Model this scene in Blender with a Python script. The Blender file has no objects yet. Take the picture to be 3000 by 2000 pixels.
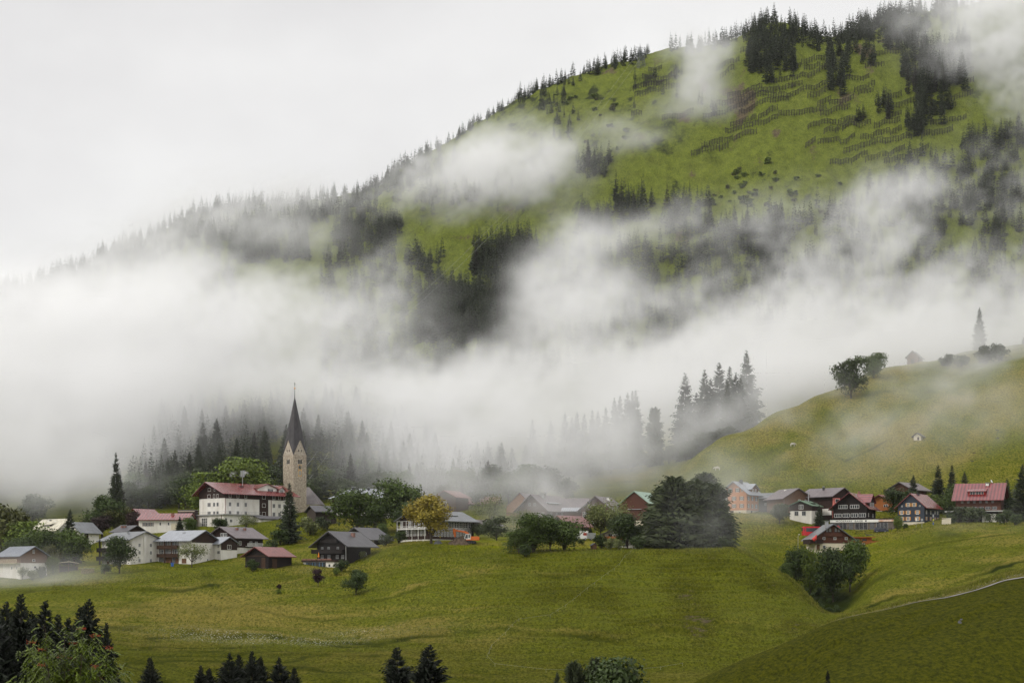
import bpy, math, random
import numpy as np
from mathutils import Vector, Matrix
SC = bpy.context.scene
COL = SC.collection
F, HZ = 5833.33, 1720.0          # 70 mm on 36 mm film, drawn on a 3000 px wide plan; HZ = eye level
R = math.radians

# ---------------------------------------------------------------- camera, light, sky
cd = bpy.data.cameras.new('camera'); cam = bpy.data.objects.new('camera', cd); COL.objects.link(cam)
SC.camera = cam
cd.lens = 70; cd.sensor_width = 36; cd.shift_y = .24; cd.clip_start = .5; cd.clip_end = 9000
cam.rotation_euler = (R(90), 0, 0)
SC.view_settings.view_transform = 'Standard'; SC.view_settings.look = 'None'
SC.view_settings.exposure = 0; SC.view_settings.gamma = 1
SC.cycles.volume_bounces = 6; SC.cycles.max_bounces = 10; SC.cycles.diffuse_bounces = 3
SC.cycles.volume_step_rate = 2.0; SC.cycles.adaptive_threshold = .02; SC.cycles.transparent_max_bounces = 8

SUN_EL, SUN_AZ = R(42), R(-118)
W = bpy.data.worlds.new('World'); SC.world = W; W.use_nodes = True
nt = W.node_tree; N = nt.nodes; L = nt.links
bg = N['Background']
sky = N.new('ShaderNodeTexSky'); sky.sky_type = 'NISHITA'; sky.sun_disc = False
sky.sun_elevation = SUN_EL; sky.sun_rotation = SUN_AZ; sky.dust_density = 6; sky.air_density = 1; sky.ozone_density = 1
hsv = N.new('ShaderNodeHueSaturation'); hsv.inputs['Saturation'].default_value = .12
tc = N.new('ShaderNodeTexCoord'); mp = N.new('ShaderNodeMapping'); mp.inputs['Scale'].default_value = (1, 1, 1.7)
no = N.new('ShaderNodeTexNoise'); no.inputs['Scale'].default_value = 5.0; no.inputs['Detail'].default_value = 5; no.inputs['Roughness'].default_value = .5
rp = N.new('ShaderNodeValToRGB')
rp.color_ramp.elements[0].position = .33; rp.color_ramp.elements[0].color = (8.15, 8.08, 8.12, 1)
rp.color_ramp.elements[1].position = .66; rp.color_ramp.elements[1].color = (9.75, 9.73, 9.68, 1)
sp = N.new('ShaderNodeSeparateXYZ'); mr = N.new('ShaderNodeMapRange')      # an overcast sky is brighter overhead
for k, v in zip(('From Min', 'From Max', 'To Min', 'To Max'), (.3, 1, 1, 1.75)): mr.inputs[k].default_value = v
mul = N.new('ShaderNodeMix'); mul.data_type = 'RGBA'; mul.blend_type = 'MULTIPLY'; mul.inputs[0].default_value = 1
mx = N.new('ShaderNodeMix'); mx.data_type = 'RGBA'; mx.inputs[0].default_value = .92
L.new(sky.outputs[0], hsv.inputs['Color']); L.new(tc.outputs['Generated'], mp.inputs[0]); L.new(mp.outputs[0], no.inputs['Vector'])
L.new(no.outputs['Fac'], rp.inputs[0]); L.new(tc.outputs['Generated'], sp.inputs[0]); L.new(sp.outputs['Z'], mr.inputs['Value'])
L.new(rp.outputs[0], mul.inputs[6]); L.new(mr.outputs[0], mul.inputs[7])
L.new(hsv.outputs[0], mx.inputs[6]); L.new(mul.outputs[2], mx.inputs[7]); L.new(mx.outputs[2], bg.inputs['Color'])
bg.inputs['Strength'].default_value = .1
sl = bpy.data.lights.new('sun', 'SUN'); sl.energy = 1.5; sl.angle = R(12); sl.color = (1, .95, .87)
so = bpy.data.objects.new('sun', sl); COL.objects.link(so)
so.rotation_euler = Vector((math.sin(SUN_AZ)*math.cos(SUN_EL), math.cos(SUN_AZ)*math.cos(SUN_EL), math.sin(SUN_EL))).to_track_quat('Z', 'Y').to_euler()

# ---------------------------------------------------------------- materials
def srgb(r, g, b):
    return tuple(((v/255)/12.92 if v < 10.3 else ((v/255+.055)/1.055)**2.4) for v in (r, g, b)) + (1,)
MC = {}
def mat(name, c, c2=None, rough=.75, scale=1.5, stretch=(1, 1, 1), bump=0, bscale=8, bstretch=None, spec=.35, seams=None, seam_axis='Y', island=0, metal=0, detail=4, trans=0, seam_dark=.0, bdist=.05):
    """principled material: two colours mixed by noise in object space, optional bump, seams and a change from leaf to leaf"""
    if name in MC: return MC[name]
    m = bpy.data.materials.new(name); m.use_nodes = True; MC[name] = m
    n = m.node_tree.nodes; l = m.node_tree.links; p = n['Principled BSDF']
    p.inputs['Roughness'].default_value = rough; p.inputs['Specular IOR Level'].default_value = spec; p.inputs['Metallic'].default_value = metal
    c = tuple(c[:3])+(1,); c2 = tuple((c2 or tuple(v*.8 for v in c[:3]))[:3])+(1,)
    t = n.new('ShaderNodeTexCoord'); mpn = n.new('ShaderNodeMapping'); mpn.inputs['Scale'].default_value = stretch
    ns = n.new('ShaderNodeTexNoise'); ns.inputs['Scale'].default_value = scale; ns.inputs['Detail'].default_value = detail
    r = n.new('ShaderNodeMapRange'); r.inputs['From Min'].default_value = .3; r.inputs['From Max'].default_value = .7
    mix = n.new('ShaderNodeMix'); mix.data_type = 'RGBA'; mix.inputs[6].default_value = c; mix.inputs[7].default_value = c2
    l.new(t.outputs['Object'], mpn.inputs[0]); l.new(mpn.outputs[0], ns.inputs['Vector']); l.new(ns.outputs['Fac'], r.inputs['Value']); l.new(r.outputs[0], mix.inputs[0])
    col = mix.outputs[2]
    def scaled(col, val, lo, hi):
        q = n.new('ShaderNodeMapRange'); q.inputs['To Min'].default_value = lo; q.inputs['To Max'].default_value = hi; l.new(val, q.inputs['Value'])
        k = n.new('ShaderNodeMix'); k.data_type = 'RGBA'; k.blend_type = 'MULTIPLY'; k.inputs[0].default_value = 1
        l.new(col, k.inputs[6]); l.new(q.outputs[0], k.inputs[7]); return k.outputs[2]
    if island:
        g = n.new('ShaderNodeNewGeometry'); col = scaled(col, g.outputs['Random Per Island'], 1-island, 1+island)
        oi = n.new('ShaderNodeObjectInfo'); col = scaled(col, oi.outputs['Random'], .8, 1.2)
    h = None
    if seams:
        wv = n.new('ShaderNodeTexWave'); wv.bands_direction = seam_axis; wv.inputs['Scale'].default_value = 1/seams*math.pi/10; wv.inputs['Distortion'].default_value = .15
        l.new(t.outputs['Object'], wv.inputs['Vector']); h = wv.outputs['Fac']
        if seam_dark: col = scaled(col, h, 1-seam_dark, 1)
    if bump:
        b2 = n.new('ShaderNodeTexNoise'); b2.inputs['Scale'].default_value = bscale; b2.inputs['Detail'].default_value = 5
        m2 = n.new('ShaderNodeMapping'); m2.inputs['Scale'].default_value = bstretch or (1, 1, 1)
        l.new(t.outputs['Object'], m2.inputs[0]); l.new(m2.outputs[0], b2.inputs['Vector'])
        if h is not None:
            a = n.new('ShaderNodeMath'); a.operation = 'ADD'; l.new(b2.outputs['Fac'], a.inputs[0]); l.new(h, a.inputs[1]); h = a.outputs[0]
        else: h = b2.outputs['Fac']
        bp = n.new('ShaderNodeBump'); bp.inputs['Strength'].default_value = bump; bp.inputs['Distance'].default_value = bdist
        l.new(h, bp.inputs['Height']); l.new(bp.outputs[0], p.inputs['Normal'])
    l.new(col, p.inputs['Base Color'])
    if trans:
        tr = n.new('ShaderNodeBsdfTranslucent'); ms = n.new('ShaderNodeMixShader'); ms.inputs[0].default_value = trans
        l.new(col, tr.inputs['Color']); l.new(p.outputs[0], ms.inputs[1]); l.new(tr.outputs[0], ms.inputs[2]); l.new(ms.outputs[0], n['Material Output'].inputs['Surface'])
    return m

# ---------------------------------------------------------------- object helpers
def tag(o, label=None, cat=None, group=None, kind=None):
    for k, v in (('label', label), ('category', cat), ('group', group), ('kind', kind)):
        if v: o[k] = v
    return o
def empty(name, loc=(0, 0, 0), rz=0, label=None, cat=None, group=None):
    o = bpy.data.objects.new(name, None); COL.objects.link(o); o.location = loc; o.rotation_euler = (0, 0, rz); o.empty_display_size = .3
    return tag(o, label, cat, group)
def link(name, me, parent=None, loc=None, rot=None):
    o = bpy.data.objects.new(name, me); COL.objects.link(o)
    if parent: o.parent = parent
    if loc is not None: o.location = loc
    if rot is not None: o.rotation_euler = rot
    return o
def copy_tree(o, parent=None):
    c = o.copy(); COL.objects.link(c)
    if parent: c.parent = parent
    for ch in list(o.children): copy_tree(ch, c)
    return c
class MB:
    """collects faces and links them as one mesh object"""
    def __init__(s): s.v = []; s.f = []; s.m = []
    def add(s, vs, fs, mi=0):
        b = len(s.v); s.v += [tuple(q) for q in vs]; s.f += [tuple(b+i for i in q) for q in fs]; s.m += [mi]*len(fs); return s
    def box(s, x0, x1, y0, y1, z0, z1, mi=0):
        v = [(x, y, z) for z in (z0, z1) for y in (y0, y1) for x in (x0, x1)]
        return s.add(v, [(0, 2, 3, 1), (4, 5, 7, 6), (0, 1, 5, 4), (2, 6, 7, 3), (0, 4, 6, 2), (1, 3, 7, 5)], mi)
    def prism(s, prof, y0, y1, mi=0, axis='y'):
        n = len(prof)
        f = (lambda a, b, t: (a, t, b)) if axis == 'y' else (lambda a, b, t: (t, a, b)) if axis == 'x' else (lambda a, b, t: (a, b, t))
        v = [f(a, b, y0) for a, b in prof]+[f(a, b, y1) for a, b in prof]
        return s.add(v, [tuple(range(n))[::-1], tuple(range(n, 2*n))]+[(i, (i+1) % n, n+(i+1) % n, n+i) for i in range(n)], mi)
    def tube(s, pts, rad, n=6, mi=0, cap=True):
        pts = [Vector(p) for p in pts]; rad = rad if isinstance(rad, (list, tuple)) else [rad]*len(pts); v = []
        for i, p in enumerate(pts):
            d = (pts[min(i+1, len(pts)-1)]-pts[max(i-1, 0)]).normalized()
            a = d.orthogonal().normalized() if abs(d.z) > .99 else d.cross(Vector((0, 0, 1))).normalized(); b = d.cross(a)
            v += [p+(a*math.cos(2*math.pi*k/n)+b*math.sin(2*math.pi*k/n))*rad[i] for k in range(n)]
        fs = [(i*n+k, i*n+(k+1) % n, (i+1)*n+(k+1) % n, (i+1)*n+k) for i in range(len(pts)-1) for k in range(n)]
        if cap: fs += [tuple(range(n))[::-1], tuple(range((len(pts)-1)*n, len(pts)*n))]
        return s.add(v, fs, mi)
    def mesh(s, name, *mats, smooth=False):
        me = bpy.data.meshes.new(name); me.from_pydata(s.v, [], s.f)
        for m in mats: me.materials.append(m)
        if len(mats) > 1: me.polygons.foreach_set('material_index', s.m)
        if smooth: me.polygons.foreach_set('use_smooth', [True]*len(s.f))
        me.update(); return me
    def build(s, name, m, parent=None, loc=None, rot=None, smooth=False):
        return link(name, s.mesh(name, *(m if isinstance(m, (list, tuple)) else (m,)), smooth=smooth), parent, loc, rot)

# ---------------------------------------------------------------- terrain
def pchip(x, y, q):
    x = np.asarray(x, float); y = np.asarray(y, float); h = np.diff(x); d = np.diff(y)/h
    m = np.zeros_like(y); m[0] = d[0]; m[-1] = d[-1]
    for i in range(1, len(x)-1):
        if d[i-1]*d[i] > 0:
            w1 = 2*h[i]+h[i-1]; w2 = h[i]+2*h[i-1]; m[i] = (w1+w2)/(w1/d[i-1]+w2/d[i])
    q = np.clip(q, x[0], x[-1]); i = np.clip(np.searchsorted(x, q)-1, 0, len(h)-1); t = (q-x[i])/h[i]
    return (1+2*t)*(1-t)**2*y[i]+t*(1-t)**2*h[i]*m[i]+t*t*(3-2*t)*y[i+1]+t*t*(t-1)*h[i]*m[i+1]
# for columns of land: (distance in metres, height of the ground there as seen from the camera point, in 1/5833 of the distance below 1720)
near = [(12, 2900), (40, 2800), (100, 2600), (200, 2260)]
TAB = {
 -700: near+[(280,2090),(330,2010),(400,1910),(480,1820),(540,1760),(580,1725),(600,1700),(640,1672),(700,1630),(760,1590),(820,1530),(900,1440),(1000,1320),(1200,1160),(1400,1040),(1550,980),(1700,1010),(2300,1200)],
 0: near+[(280,2080),(330,2000),(400,1900),(480,1810),(540,1745),(580,1712),(600,1692),(640,1660),(700,1612),(760,1570),(820,1500),(900,1400),(1000,1270),(1200,1100),(1400,940),(1550,860),(1650,880),(1800,1000),(2300,1200)],
 250: near+[(280,2100),(330,2020),(400,1910),(480,1815),(540,1742),(580,1700),(605,1668),(640,1640),(690,1580),(760,1545),(820,1470),(900,1360),(1000,1250),(1200,1080),(1400,900),(1560,800),(1650,815),(1800,950),(2300,1200)],
 400: near+[(280,2120),(330,2050),(400,1930),(480,1820),(540,1740),(580,1690),(605,1655),(640,1622),(680,1556),(720,1540),(760,1510),(820,1430),(900,1310),(1000,1230),(1200,1060),(1400,860),(1500,770),(1600,724),(1700,760),(1900,950),(2300,1200)],
 700: near+[(280,2150),(330,2080),(400,1950),(480,1830),(540,1725),(575,1667),(610,1632),(640,1600),(680,1545),(720,1520),(760,1490),(820,1420),(900,1290),(1000,1220),(1200,1040),(1400,800),(1500,690),(1600,602),(1700,640),(2300,1100)],
 1000: near+[(280,2150),(330,2080),(400,1960),(480,1840),(540,1730),(575,1664),(600,1625),(640,1585),(680,1515),(730,1490),(800,1440),(900,1290),(1000,1200),(1200,1020),(1400,760),(1500,650),(1590,588),(1700,640),(2300,1100)],
 1300: near+[(280,2180),(330,2100),(400,1960),(480,1800),(540,1680),(580,1606),(600,1592),(640,1575),(690,1530),(740,1490),(800,1450),(900,1330),(1000,1240),(1200,1020),(1350,760),(1450,570),(1550,450),(1600,418),(1700,480),(2300,1000)],
 1600: near+[(280,2200),(330,2120),(400,1970),(480,1780),(530,1670),(560,1615),(580,1603),(610,1590),(640,1560),(670,1535),(720,1500),(780,1460),(850,1400),(950,1310),(1050,1200),(1200,1000),(1350,700),(1450,500),(1550,320),(1620,250),(1700,310),(2300,900)],
 1900: near+[(280,2200),(330,2060),(345,2065),(420,1950),(480,1790),(530,1670),(560,1608),(590,1600),(640,1560),(690,1510),(740,1475),(800,1420),(870,1350),(950,1315),(1050,1220),(1200,960),(1350,650),(1450,430),(1550,260),(1640,172),(1720,230),(2300,900)],
 2150: near+[(280,2080),(330,1945),(345,1955),(400,1990),(450,1870),(500,1735),(545,1622),(560,1604),(575,1610),(600,1608),(640,1565),(680,1508),(695,1503),(710,1480),(760,1350),(805,1262),(850,1300),(950,1300),(1050,1210),(1200,940),(1350,600),(1450,380),(1550,190),(1640,115),(1720,170),(2300,900)],
 2300: near+[(280,2040),(330,1885),(345,1892),(400,1930),(460,1830),(510,1730),(535,1690),(550,1700),(570,1735),(600,1680),(625,1612),(640,1590),(680,1515),(690,1508),(705,1480),(780,1310),(845,1192),(900,1230),(980,1290),(1080,1180),(1200,940),(1350,580),(1450,350),(1550,150),(1650,68),(1730,120),(2300,900)],
 2450: near+[(280,1950),(330,1823),(348,1816),(353,1817),(400,1868),(470,1825),(500,1808),(520,1820),(550,1780),(580,1715),(610,1635),(625,1602),(640,1585),(655,1560),(680,1530),(700,1508),(730,1440),(800,1290),(880,1132),(940,1180),(1050,1230),(1150,1080),(1300,720),(1450,350),(1550,160),(1640,105),(1720,150),(2300,900)],
 2600: near+[(280,1900),(330,1793),(348,1780),(353,1781),(400,1840),(440,1812),(500,1740),(560,1660),(600,1605),(640,1562),(660,1545),(690,1528),(705,1500),(750,1400),(820,1230),(920,1062),(980,1110),(1080,1200),(1180,1020),(1300,720),(1450,340),(1550,130),(1650,40),(1730,80),(2300,800)],
 2800: near+[(280,1850),(330,1750),(348,1732),(353,1733),(400,1810),(440,1775),(500,1690),(560,1610),(600,1560),(640,1530),(660,1522),(690,1515),(705,1490),(750,1390),(820,1240),(950,1042),(1020,1090),(1100,1150),(1200,980),(1300,720),(1450,320),(1550,110),(1660,10),(1730,40),(2300,700)],
 3000: near+[(280,1800),(330,1698),(348,1676),(353,1677),(400,1745),(440,1712),(500,1640),(560,1580),(600,1550),(640,1530),(690,1512),(750,1370),(820,1230),(960,1005),(1030,1050),(1100,1110),(1200,960),(1300,720),(1450,310),(1550,90),(1670,-30),(1750,0),(2300,600)],
 3700: near+[(280,1720),(330,1612),(348,1588),(353,1590),(400,1650),(440,1620),(500,1570),(560,1530),(600,1505),(640,1490),(690,1470),(750,1330),(820,1180),(960,960),(1030,980),(1100,1030),(1200,900),(1300,680),(1450,290),(1550,60),(1690,-90),(1750,-70),(2300,500)],
}
DS = np.concatenate([np.geomspace(12, 250, 40, endpoint=False), np.arange(250, 640, .7), np.arange(640, 1000, 1.6), np.arange(1000, 1780, 3.2), np.geomspace(1780, 2300, 14)])
PXS = np.arange(-700, 3701, 9.0)
cols = sorted(TAB); rows = np.array([pchip(*zip(*TAB[c]), DS) for c in cols])
GP = np.array([pchip(cols, rows[:, j], PXS) for j in range(len(DS))])           # [distance, column]
def blur(a, ax, r):
    k = np.ones(r)/r; p = np.concatenate([np.repeat(a.take([0], ax), r//2, ax), a, np.repeat(a.take([-1], ax), r//2, ax)], ax)
    return np.apply_along_axis(lambda v: np.convolve(v, k, 'valid'), ax, p)
GP = blur(GP, 1, 9)
rng = np.random.default_rng(11)
TBL = rng.random((256, 256))
def vnoise(x, y):
    xi = np.floor(x).astype(int); yi = np.floor(y).astype(int); fx = x-xi; fy = y-yi
    fx = fx*fx*fx*(fx*(fx*6-15)+10); fy = fy*fy*fy*(fy*(fy*6-15)+10); g = lambda a, b: TBL[a & 255, b & 255]
    return (g(xi, yi)*(1-fx)+g(xi+1, yi)*fx)*(1-fy)+(g(xi, yi+1)*(1-fx)+g(xi+1, yi+1)*fx)*fy*1.0-.5
def fbm(x, y, o=4, gain=.5):
    s = 0; a = 1; t = 0
    for k in range(o): s = s+a*vnoise(x*2**k+17.3*k, y*2**k-9.1*k); t += a; a *= gain
    return s/t
DG = DS[:, None]; XG = (PXS[None, :]-1500)/F*DG; ZG = (HZ-GP)/F*DG
mtn = np.clip((DG-1000)/150, 0, 1)*np.clip((2000-DG)/200, 0, 1)
z0 = ZG.copy()
ZG = ZG+fbm(XG/46, DG/40, 4)*4.4*np.clip((DG-250)/150, 0, 1)*np.where(DG < 640, .8, 1)*(1-.9*np.exp(-((DG-335)/20)**4)/(1+np.exp(-(PXS[None, :]-2000)/60)))
ZG = ZG+mtn*(fbm(XG/90+5, DG/140, 4)*16+fbm(XG/17, DG/60, 4, .6)*9+fbm(XG/6, DG/9, 3)*2.2)
flank = np.clip((DG-700)/60, 0, 1)*(1-mtn)*np.clip((XG-40)/60, 0, 1)          # gullies that run down the hayfield slope
ZG = ZG+flank*(fbm((XG-.55*DG)/26, DG/140+3, 3)*7)
mead = np.clip((DG-270)/30, 0, 1)*np.clip((600-DG)/50, 0, 1)*(1-.92*np.exp(-((DG-335)/17)**4)/(1+np.exp(-(PXS[None, :]-2000)/60)))
lev = z0/1.6+fbm(XG/30, DG/30, 3)*3.2
ZG = ZG+mead*(.6*np.clip((lev % 1)*3.2, 0, 1)-.6*(lev % 1))*(.4+1.2*np.clip(fbm(XG/60+9, DG/60, 2)+.4, 0, 1))       # little steps trodden along the slope
lawn = np.clip((DG-575)/6, 0, 1)*np.clip((632-DG)/6, 0, 1)
ZG = ZG+mead*fbm(XG/1.7, DG/2.2, 2)*.16
BANKS = []
for c0, amp, per, x0, x1, hgt in ((452, 5, 260, 250, 2250, 1.1), (522, 5, 190, 1050, 1750, .8), (548, 4, 170, 150, 620, .7), (486, 6, 230, 2480, 3300, 1.0), (414, 5, 300, 250, 1250, .8), (388, 4, 210, 200, 1500, .7), (500, 4, 150, 700, 1100, .5), (577, 3, 200, 2450, 3000, .5), (304, 4, 260, 2100, 3200, .6), (288, 4, 190, 2300, 3200, .6), (316, 3, 150, 2500, 3200, .5)):
    Dc = c0+amp*np.sin(PXS/per+c0)+amp*.8*np.sin(PXS/per*2.7+c0*2)+amp*.35*np.sin(PXS/per*7.1+c0); w_ = 1/(1+np.exp(-(PXS-x0)/60))/(1+np.exp((PXS-x1)/60))*(.45+.55*np.clip(.5+np.sin(PXS/83+c0)+.6*np.sin(PXS/37+2*c0), 0, 1))
    t_ = (DG-Dc[None, :])/1.1; ZG = ZG+hgt*w_[None, :]/(1+np.exp(-np.clip(t_, -40, 40)))*np.exp(-np.clip(DG-Dc[None, :], 0, 300)/26); BANKS.append((t_, w_[None, :]))
nr, nc = ZG.shape
def ground(x, y):
    """height of the ground at (x, y)"""
    j = np.interp(y, DS, np.arange(nr)); i = np.interp(1500+x/y*F, PXS, np.arange(nc))
    a = int(min(j, nr-2)); b = int(min(i, nc-2)); u = j-a; v = i-b
    return float((ZG[a, b]*(1-v)+ZG[a, b+1]*v)*(1-u)+(ZG[a+1, b]*(1-v)+ZG[a+1, b+1]*v)*u)
PYG = HZ-ZG/DG*F
def dist_at(px, py, d0=600, d1=1740):
    """first distance between d0 and d1 where the ground shows at (px, py)"""
    col = PYG[:, int(np.clip(round((px+700)/9), 0, nc-1))]
    k = np.nonzero((DS >= d0) & (DS <= d1) & (col <= py))[0]
    if len(k): return float(DS[k[0]])
    k = np.nonzero((DS >= d0) & (DS <= d1))[0]; return float(DS[k[np.argmin(col[k])]])
def P(px, py, D): return Vector(((px-1500)/F*D, D, (HZ-py)/F*D))
def G(px, D, up=0.0):
    x = (px-1500)/F*D; return Vector((x, D, ground(x, D)+up))

# ---------------------------------------------------------------- ground
v = np.stack([XG, np.broadcast_to(DG, XG.shape), ZG], -1).reshape(-1, 3)
ii = np.arange((nr-1)*nc).reshape(nr-1, nc)[:, :-1].ravel()
fc = np.stack([ii, ii+1, ii+nc+1, ii+nc], 1)
me = bpy.data.meshes.new('ground'); me.vertices.add(len(v)); me.vertices.foreach_set('co', v.astype(np.float32).ravel())
me.loops.add(fc.size); me.loops.foreach_set('vertex_index', fc.astype(np.int32).ravel())
me.polygons.add(len(fc)); me.polygons.foreach_set('loop_start', np.arange(0, fc.size, 4, dtype=np.int32))
me.polygons.foreach_set('use_smooth', np.ones(len(fc), bool)); me.update(calc_edges=True)
px_ = np.broadcast_to(PXS[None, :], XG.shape); py_ = PYG; dd = np.broadcast_to(DG, XG.shape)
# what grows where: hay = yellow flowering grass and painted highlights on brows, lush = short bright green, rock, dark = rank dark growth and painted shade at bank feet, bloom = white flower heads
def band(a, lo, hi, s): return 1/(1+np.exp(-(a-lo)/s))*1/(1+np.exp((a-hi)/s))
def spot(px, D, rx, rd, a=1.0): return a*np.exp(-((px_-px)/rx)**2-((dd-D)/rd)**2)
n1 = fbm(XG/45+3, DG/45, 5, .6); n2 = fbm(XG/11+30, DG/16, 4, .6); n3 = fbm((XG-.55*DG)/14, DG/90+8, 4, .6)
n4 = fbm(XG/42+n1*2, z0/2.6+n1*3, 4, .6)             # growth follows the lie of the slope
nf = (1-mtn)*(1-flank)
hay = .03+1.3*n1+1.0*n2+2.0*n4*nf+.30*flank
hay += spot(560, 500, 300, 22, 1.5)+spot(1180, 470, 190, 10, .8)+spot(880, 600, 150, 22, .3)+spot(500, 585, 90, 12, -.5)
hay += spot(2100, 640, 240, 35, .25)+spot(2800, 600, 160, 50, .25)+spot(2950, 372, 330, 26, 1.2)+spot(2650, 357, 200, 14, .8)
hay += flank*(.05+1.7*n3)+spot(2610, 800, 80, 18, .8)
hay += band(dd, 330, 352, .8)*band(px_, 1950, 3300, 60)*1.5
hay -= band(dd, 0, 329, 1.5)*.8+spot(1900, 500, 350, 45, .35)
lush = lawn*band(px_, 1340, 2050, 25)*1.0+spot(1480, 590, 170, 14, 1.3)+spot(2570, 625, 45, 16, 1)+spot(2345, 628, 30, 6, 1)+band(dd, 0, 335, 5)*.35+spot(2600, 652, 130, 7, .6)+spot(1700, 596, 60, 9, .8)
lush += mtn*.5+.4*np.clip(n1, 0, 1)
steep = np.abs(np.gradient(ZG, axis=0)/np.gradient(DS)[:, None])
rock = mtn*np.clip(fbm(XG/16+70, DG/40, 4, .6)*3.6-.45, 0, 1)*band(px_, 1350, 2900, 60)
for (a, b, ra, rb) in ((2180, 300, 26, 60), (2380, 440, 16, 40), (2270, 385, 26, 12), (2120, 275, 45, 30), (2425, 125, 30, 12), (2545, 150, 30, 10), (1345, 695, 60, 8), (2400, 315, 14, 26), (1430, 565, 30, 5)):
    rock += .9*np.exp(-((px_-a)/ra)**2-((py_-b)/rb)**2)*mtn*np.clip(.7+2*n2, 0, 1)
rock += (np.exp(-((px_-2000)/170)**2-((dd-470)/30)**2)*np.clip(n2*1.7-.12, 0, 1)+np.exp(-((px_-1660)/160)**2-((dd-425)/14)**2)*np.clip(n2*2-.1, 0, 1))*.55   # bare soil patches
rock += spot(1345, 588, 32, 5, 1)+spot(300, 566, 70, 5, .5)
heath = mtn*np.clip(fbm(XG/20+1, DG/30+4, 5, .65)*3.2+.12, 0, 1)*band(px_, 1200, 2050, 60)*band(py_, 150, 520, 40)
dark = heath*.75+spot(2420, 552, 75, 28, 1.3)+spot(2330, 562, 60, 18, .7)+mtn*np.clip(fbm(XG/9+9, DG/22, 4, .65)*3.6-.25, 0, 1)*.9*band(py_, 150, 720, 40)*(1-.85*band(px_, 2030, 2840, 40)*band(py_, 180, 470, 30))+np.clip(-n2*1.5-.05, 0, .5)*.6*(1-mtn)
dark += flank*np.clip(-n3*1.3-.12, 0, .35)
dark += band(dd, 690, 1010, 15)*band(px_, -300, 1850, 60)*.25
bloom = spot(830, 453, 330, 6, 1.3)+spot(1040, 470, 110, 7, 1.2)+spot(640, 446, 120, 4, 1.0)+spot(2930, 700, 170, 26, .45)*np.clip(n2*4, 0, 1)+1.1*band(px_, 2420, 3300, 60)*band(dd, 334, 343, 1.5)+spot(915, 572, 30, 5, .5)
near_ = band(dd, -50, 330, .8)*.9+band(dd, 300, 446, 10)*.5*np.clip(1+1.2*n1, .4, 1.5)  # darker grass of the near hill; light falloff towards the viewer painted in too
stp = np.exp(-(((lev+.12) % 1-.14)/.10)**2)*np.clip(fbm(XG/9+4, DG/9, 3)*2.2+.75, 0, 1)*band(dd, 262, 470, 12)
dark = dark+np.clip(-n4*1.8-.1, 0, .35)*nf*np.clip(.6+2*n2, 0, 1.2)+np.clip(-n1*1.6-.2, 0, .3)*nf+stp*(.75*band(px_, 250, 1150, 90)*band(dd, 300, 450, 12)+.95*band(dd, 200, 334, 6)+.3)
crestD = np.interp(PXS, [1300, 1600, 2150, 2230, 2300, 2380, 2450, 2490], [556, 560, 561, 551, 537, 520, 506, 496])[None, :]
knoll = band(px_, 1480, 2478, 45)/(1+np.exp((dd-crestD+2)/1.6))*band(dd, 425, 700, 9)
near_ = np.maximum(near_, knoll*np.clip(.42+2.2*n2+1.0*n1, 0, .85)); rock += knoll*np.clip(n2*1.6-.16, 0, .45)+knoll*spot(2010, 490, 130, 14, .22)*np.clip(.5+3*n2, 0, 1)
hay += 1.1*band(px_, 2120, 2470, 25)*np.exp(-((dd-crestD)/4.0)**2); hay -= knoll*.25; lush += band(px_, 2150, 2700, 40)*band(dd, 556, 640, 8)*.35  # bright rim on the knoll brow: a highlight painted as yellow grass
for t_, w_ in BANKS: dark += .7*w_*np.exp(-((t_+1.2)/1.5)**2)*np.clip(.7+2*n2, 0, 1.3); hay += .8*w_*np.exp(-((t_-2.2)/2.0)**2)  # bank relief put into the colour: shade at the foot, light on the lip
def line(arr, pts, wpx, amp):                              # a worn line across the grass
    for (pa, da), (pb, db) in zip(pts, pts[1:]):
        ax_, ay_, bx_, by_ = (pa-1500)/F*da, da, (pb-1500)/F*db, db; dx, dy = bx_-ax_, by_-ay_; t_ = np.clip(((XG-ax_)*dx+(DG-ay_)*dy)/(dx*dx+dy*dy), 0, 1)
        arr += amp*np.exp(-((XG-ax_-t_*dx)**2+(DG-ay_-t_*dy)**2)/wpx**2)
line(dark, [(592, 572), (600, 560), (622, 541), (650, 528), (690, 518)], .5, .4); line(dark, [(608, 574), (618, 560), (640, 543), (668, 530), (705, 521)], .5, .35)
line(hay, [(1060, 452), (1010, 430), (950, 408), (880, 385)], .45, .8); line(hay, [(930, 566), (880, 560), (820, 549)], 1.0, .5); line(hay, [(400, 562), (470, 566), (540, 572)], .8, .6)
line(hay, [(1960, 452), (1880, 470), (1800, 462)], 1.0, .4); line(dark, [(2350, 800), (2480, 770), (2600, 790)], .6, .5)
tone = np.broadcast_to(mtn, XG.shape).copy()
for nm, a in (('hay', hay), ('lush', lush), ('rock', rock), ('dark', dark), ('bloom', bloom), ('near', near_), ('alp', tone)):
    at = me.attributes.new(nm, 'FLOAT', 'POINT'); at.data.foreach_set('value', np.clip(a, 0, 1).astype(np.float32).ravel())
gm = bpy.data.materials.new('alpine_meadow'); gm.use_nodes = True; me.materials.append(gm)
n = gm.node_tree.nodes; l = gm.node_tree.links; p = n['Principled BSDF']; p.inputs['Roughness'].default_value = .85; p.inputs['Specular IOR Level'].default_value = .02
t = n.new('ShaderNodeTexCoord')
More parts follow.
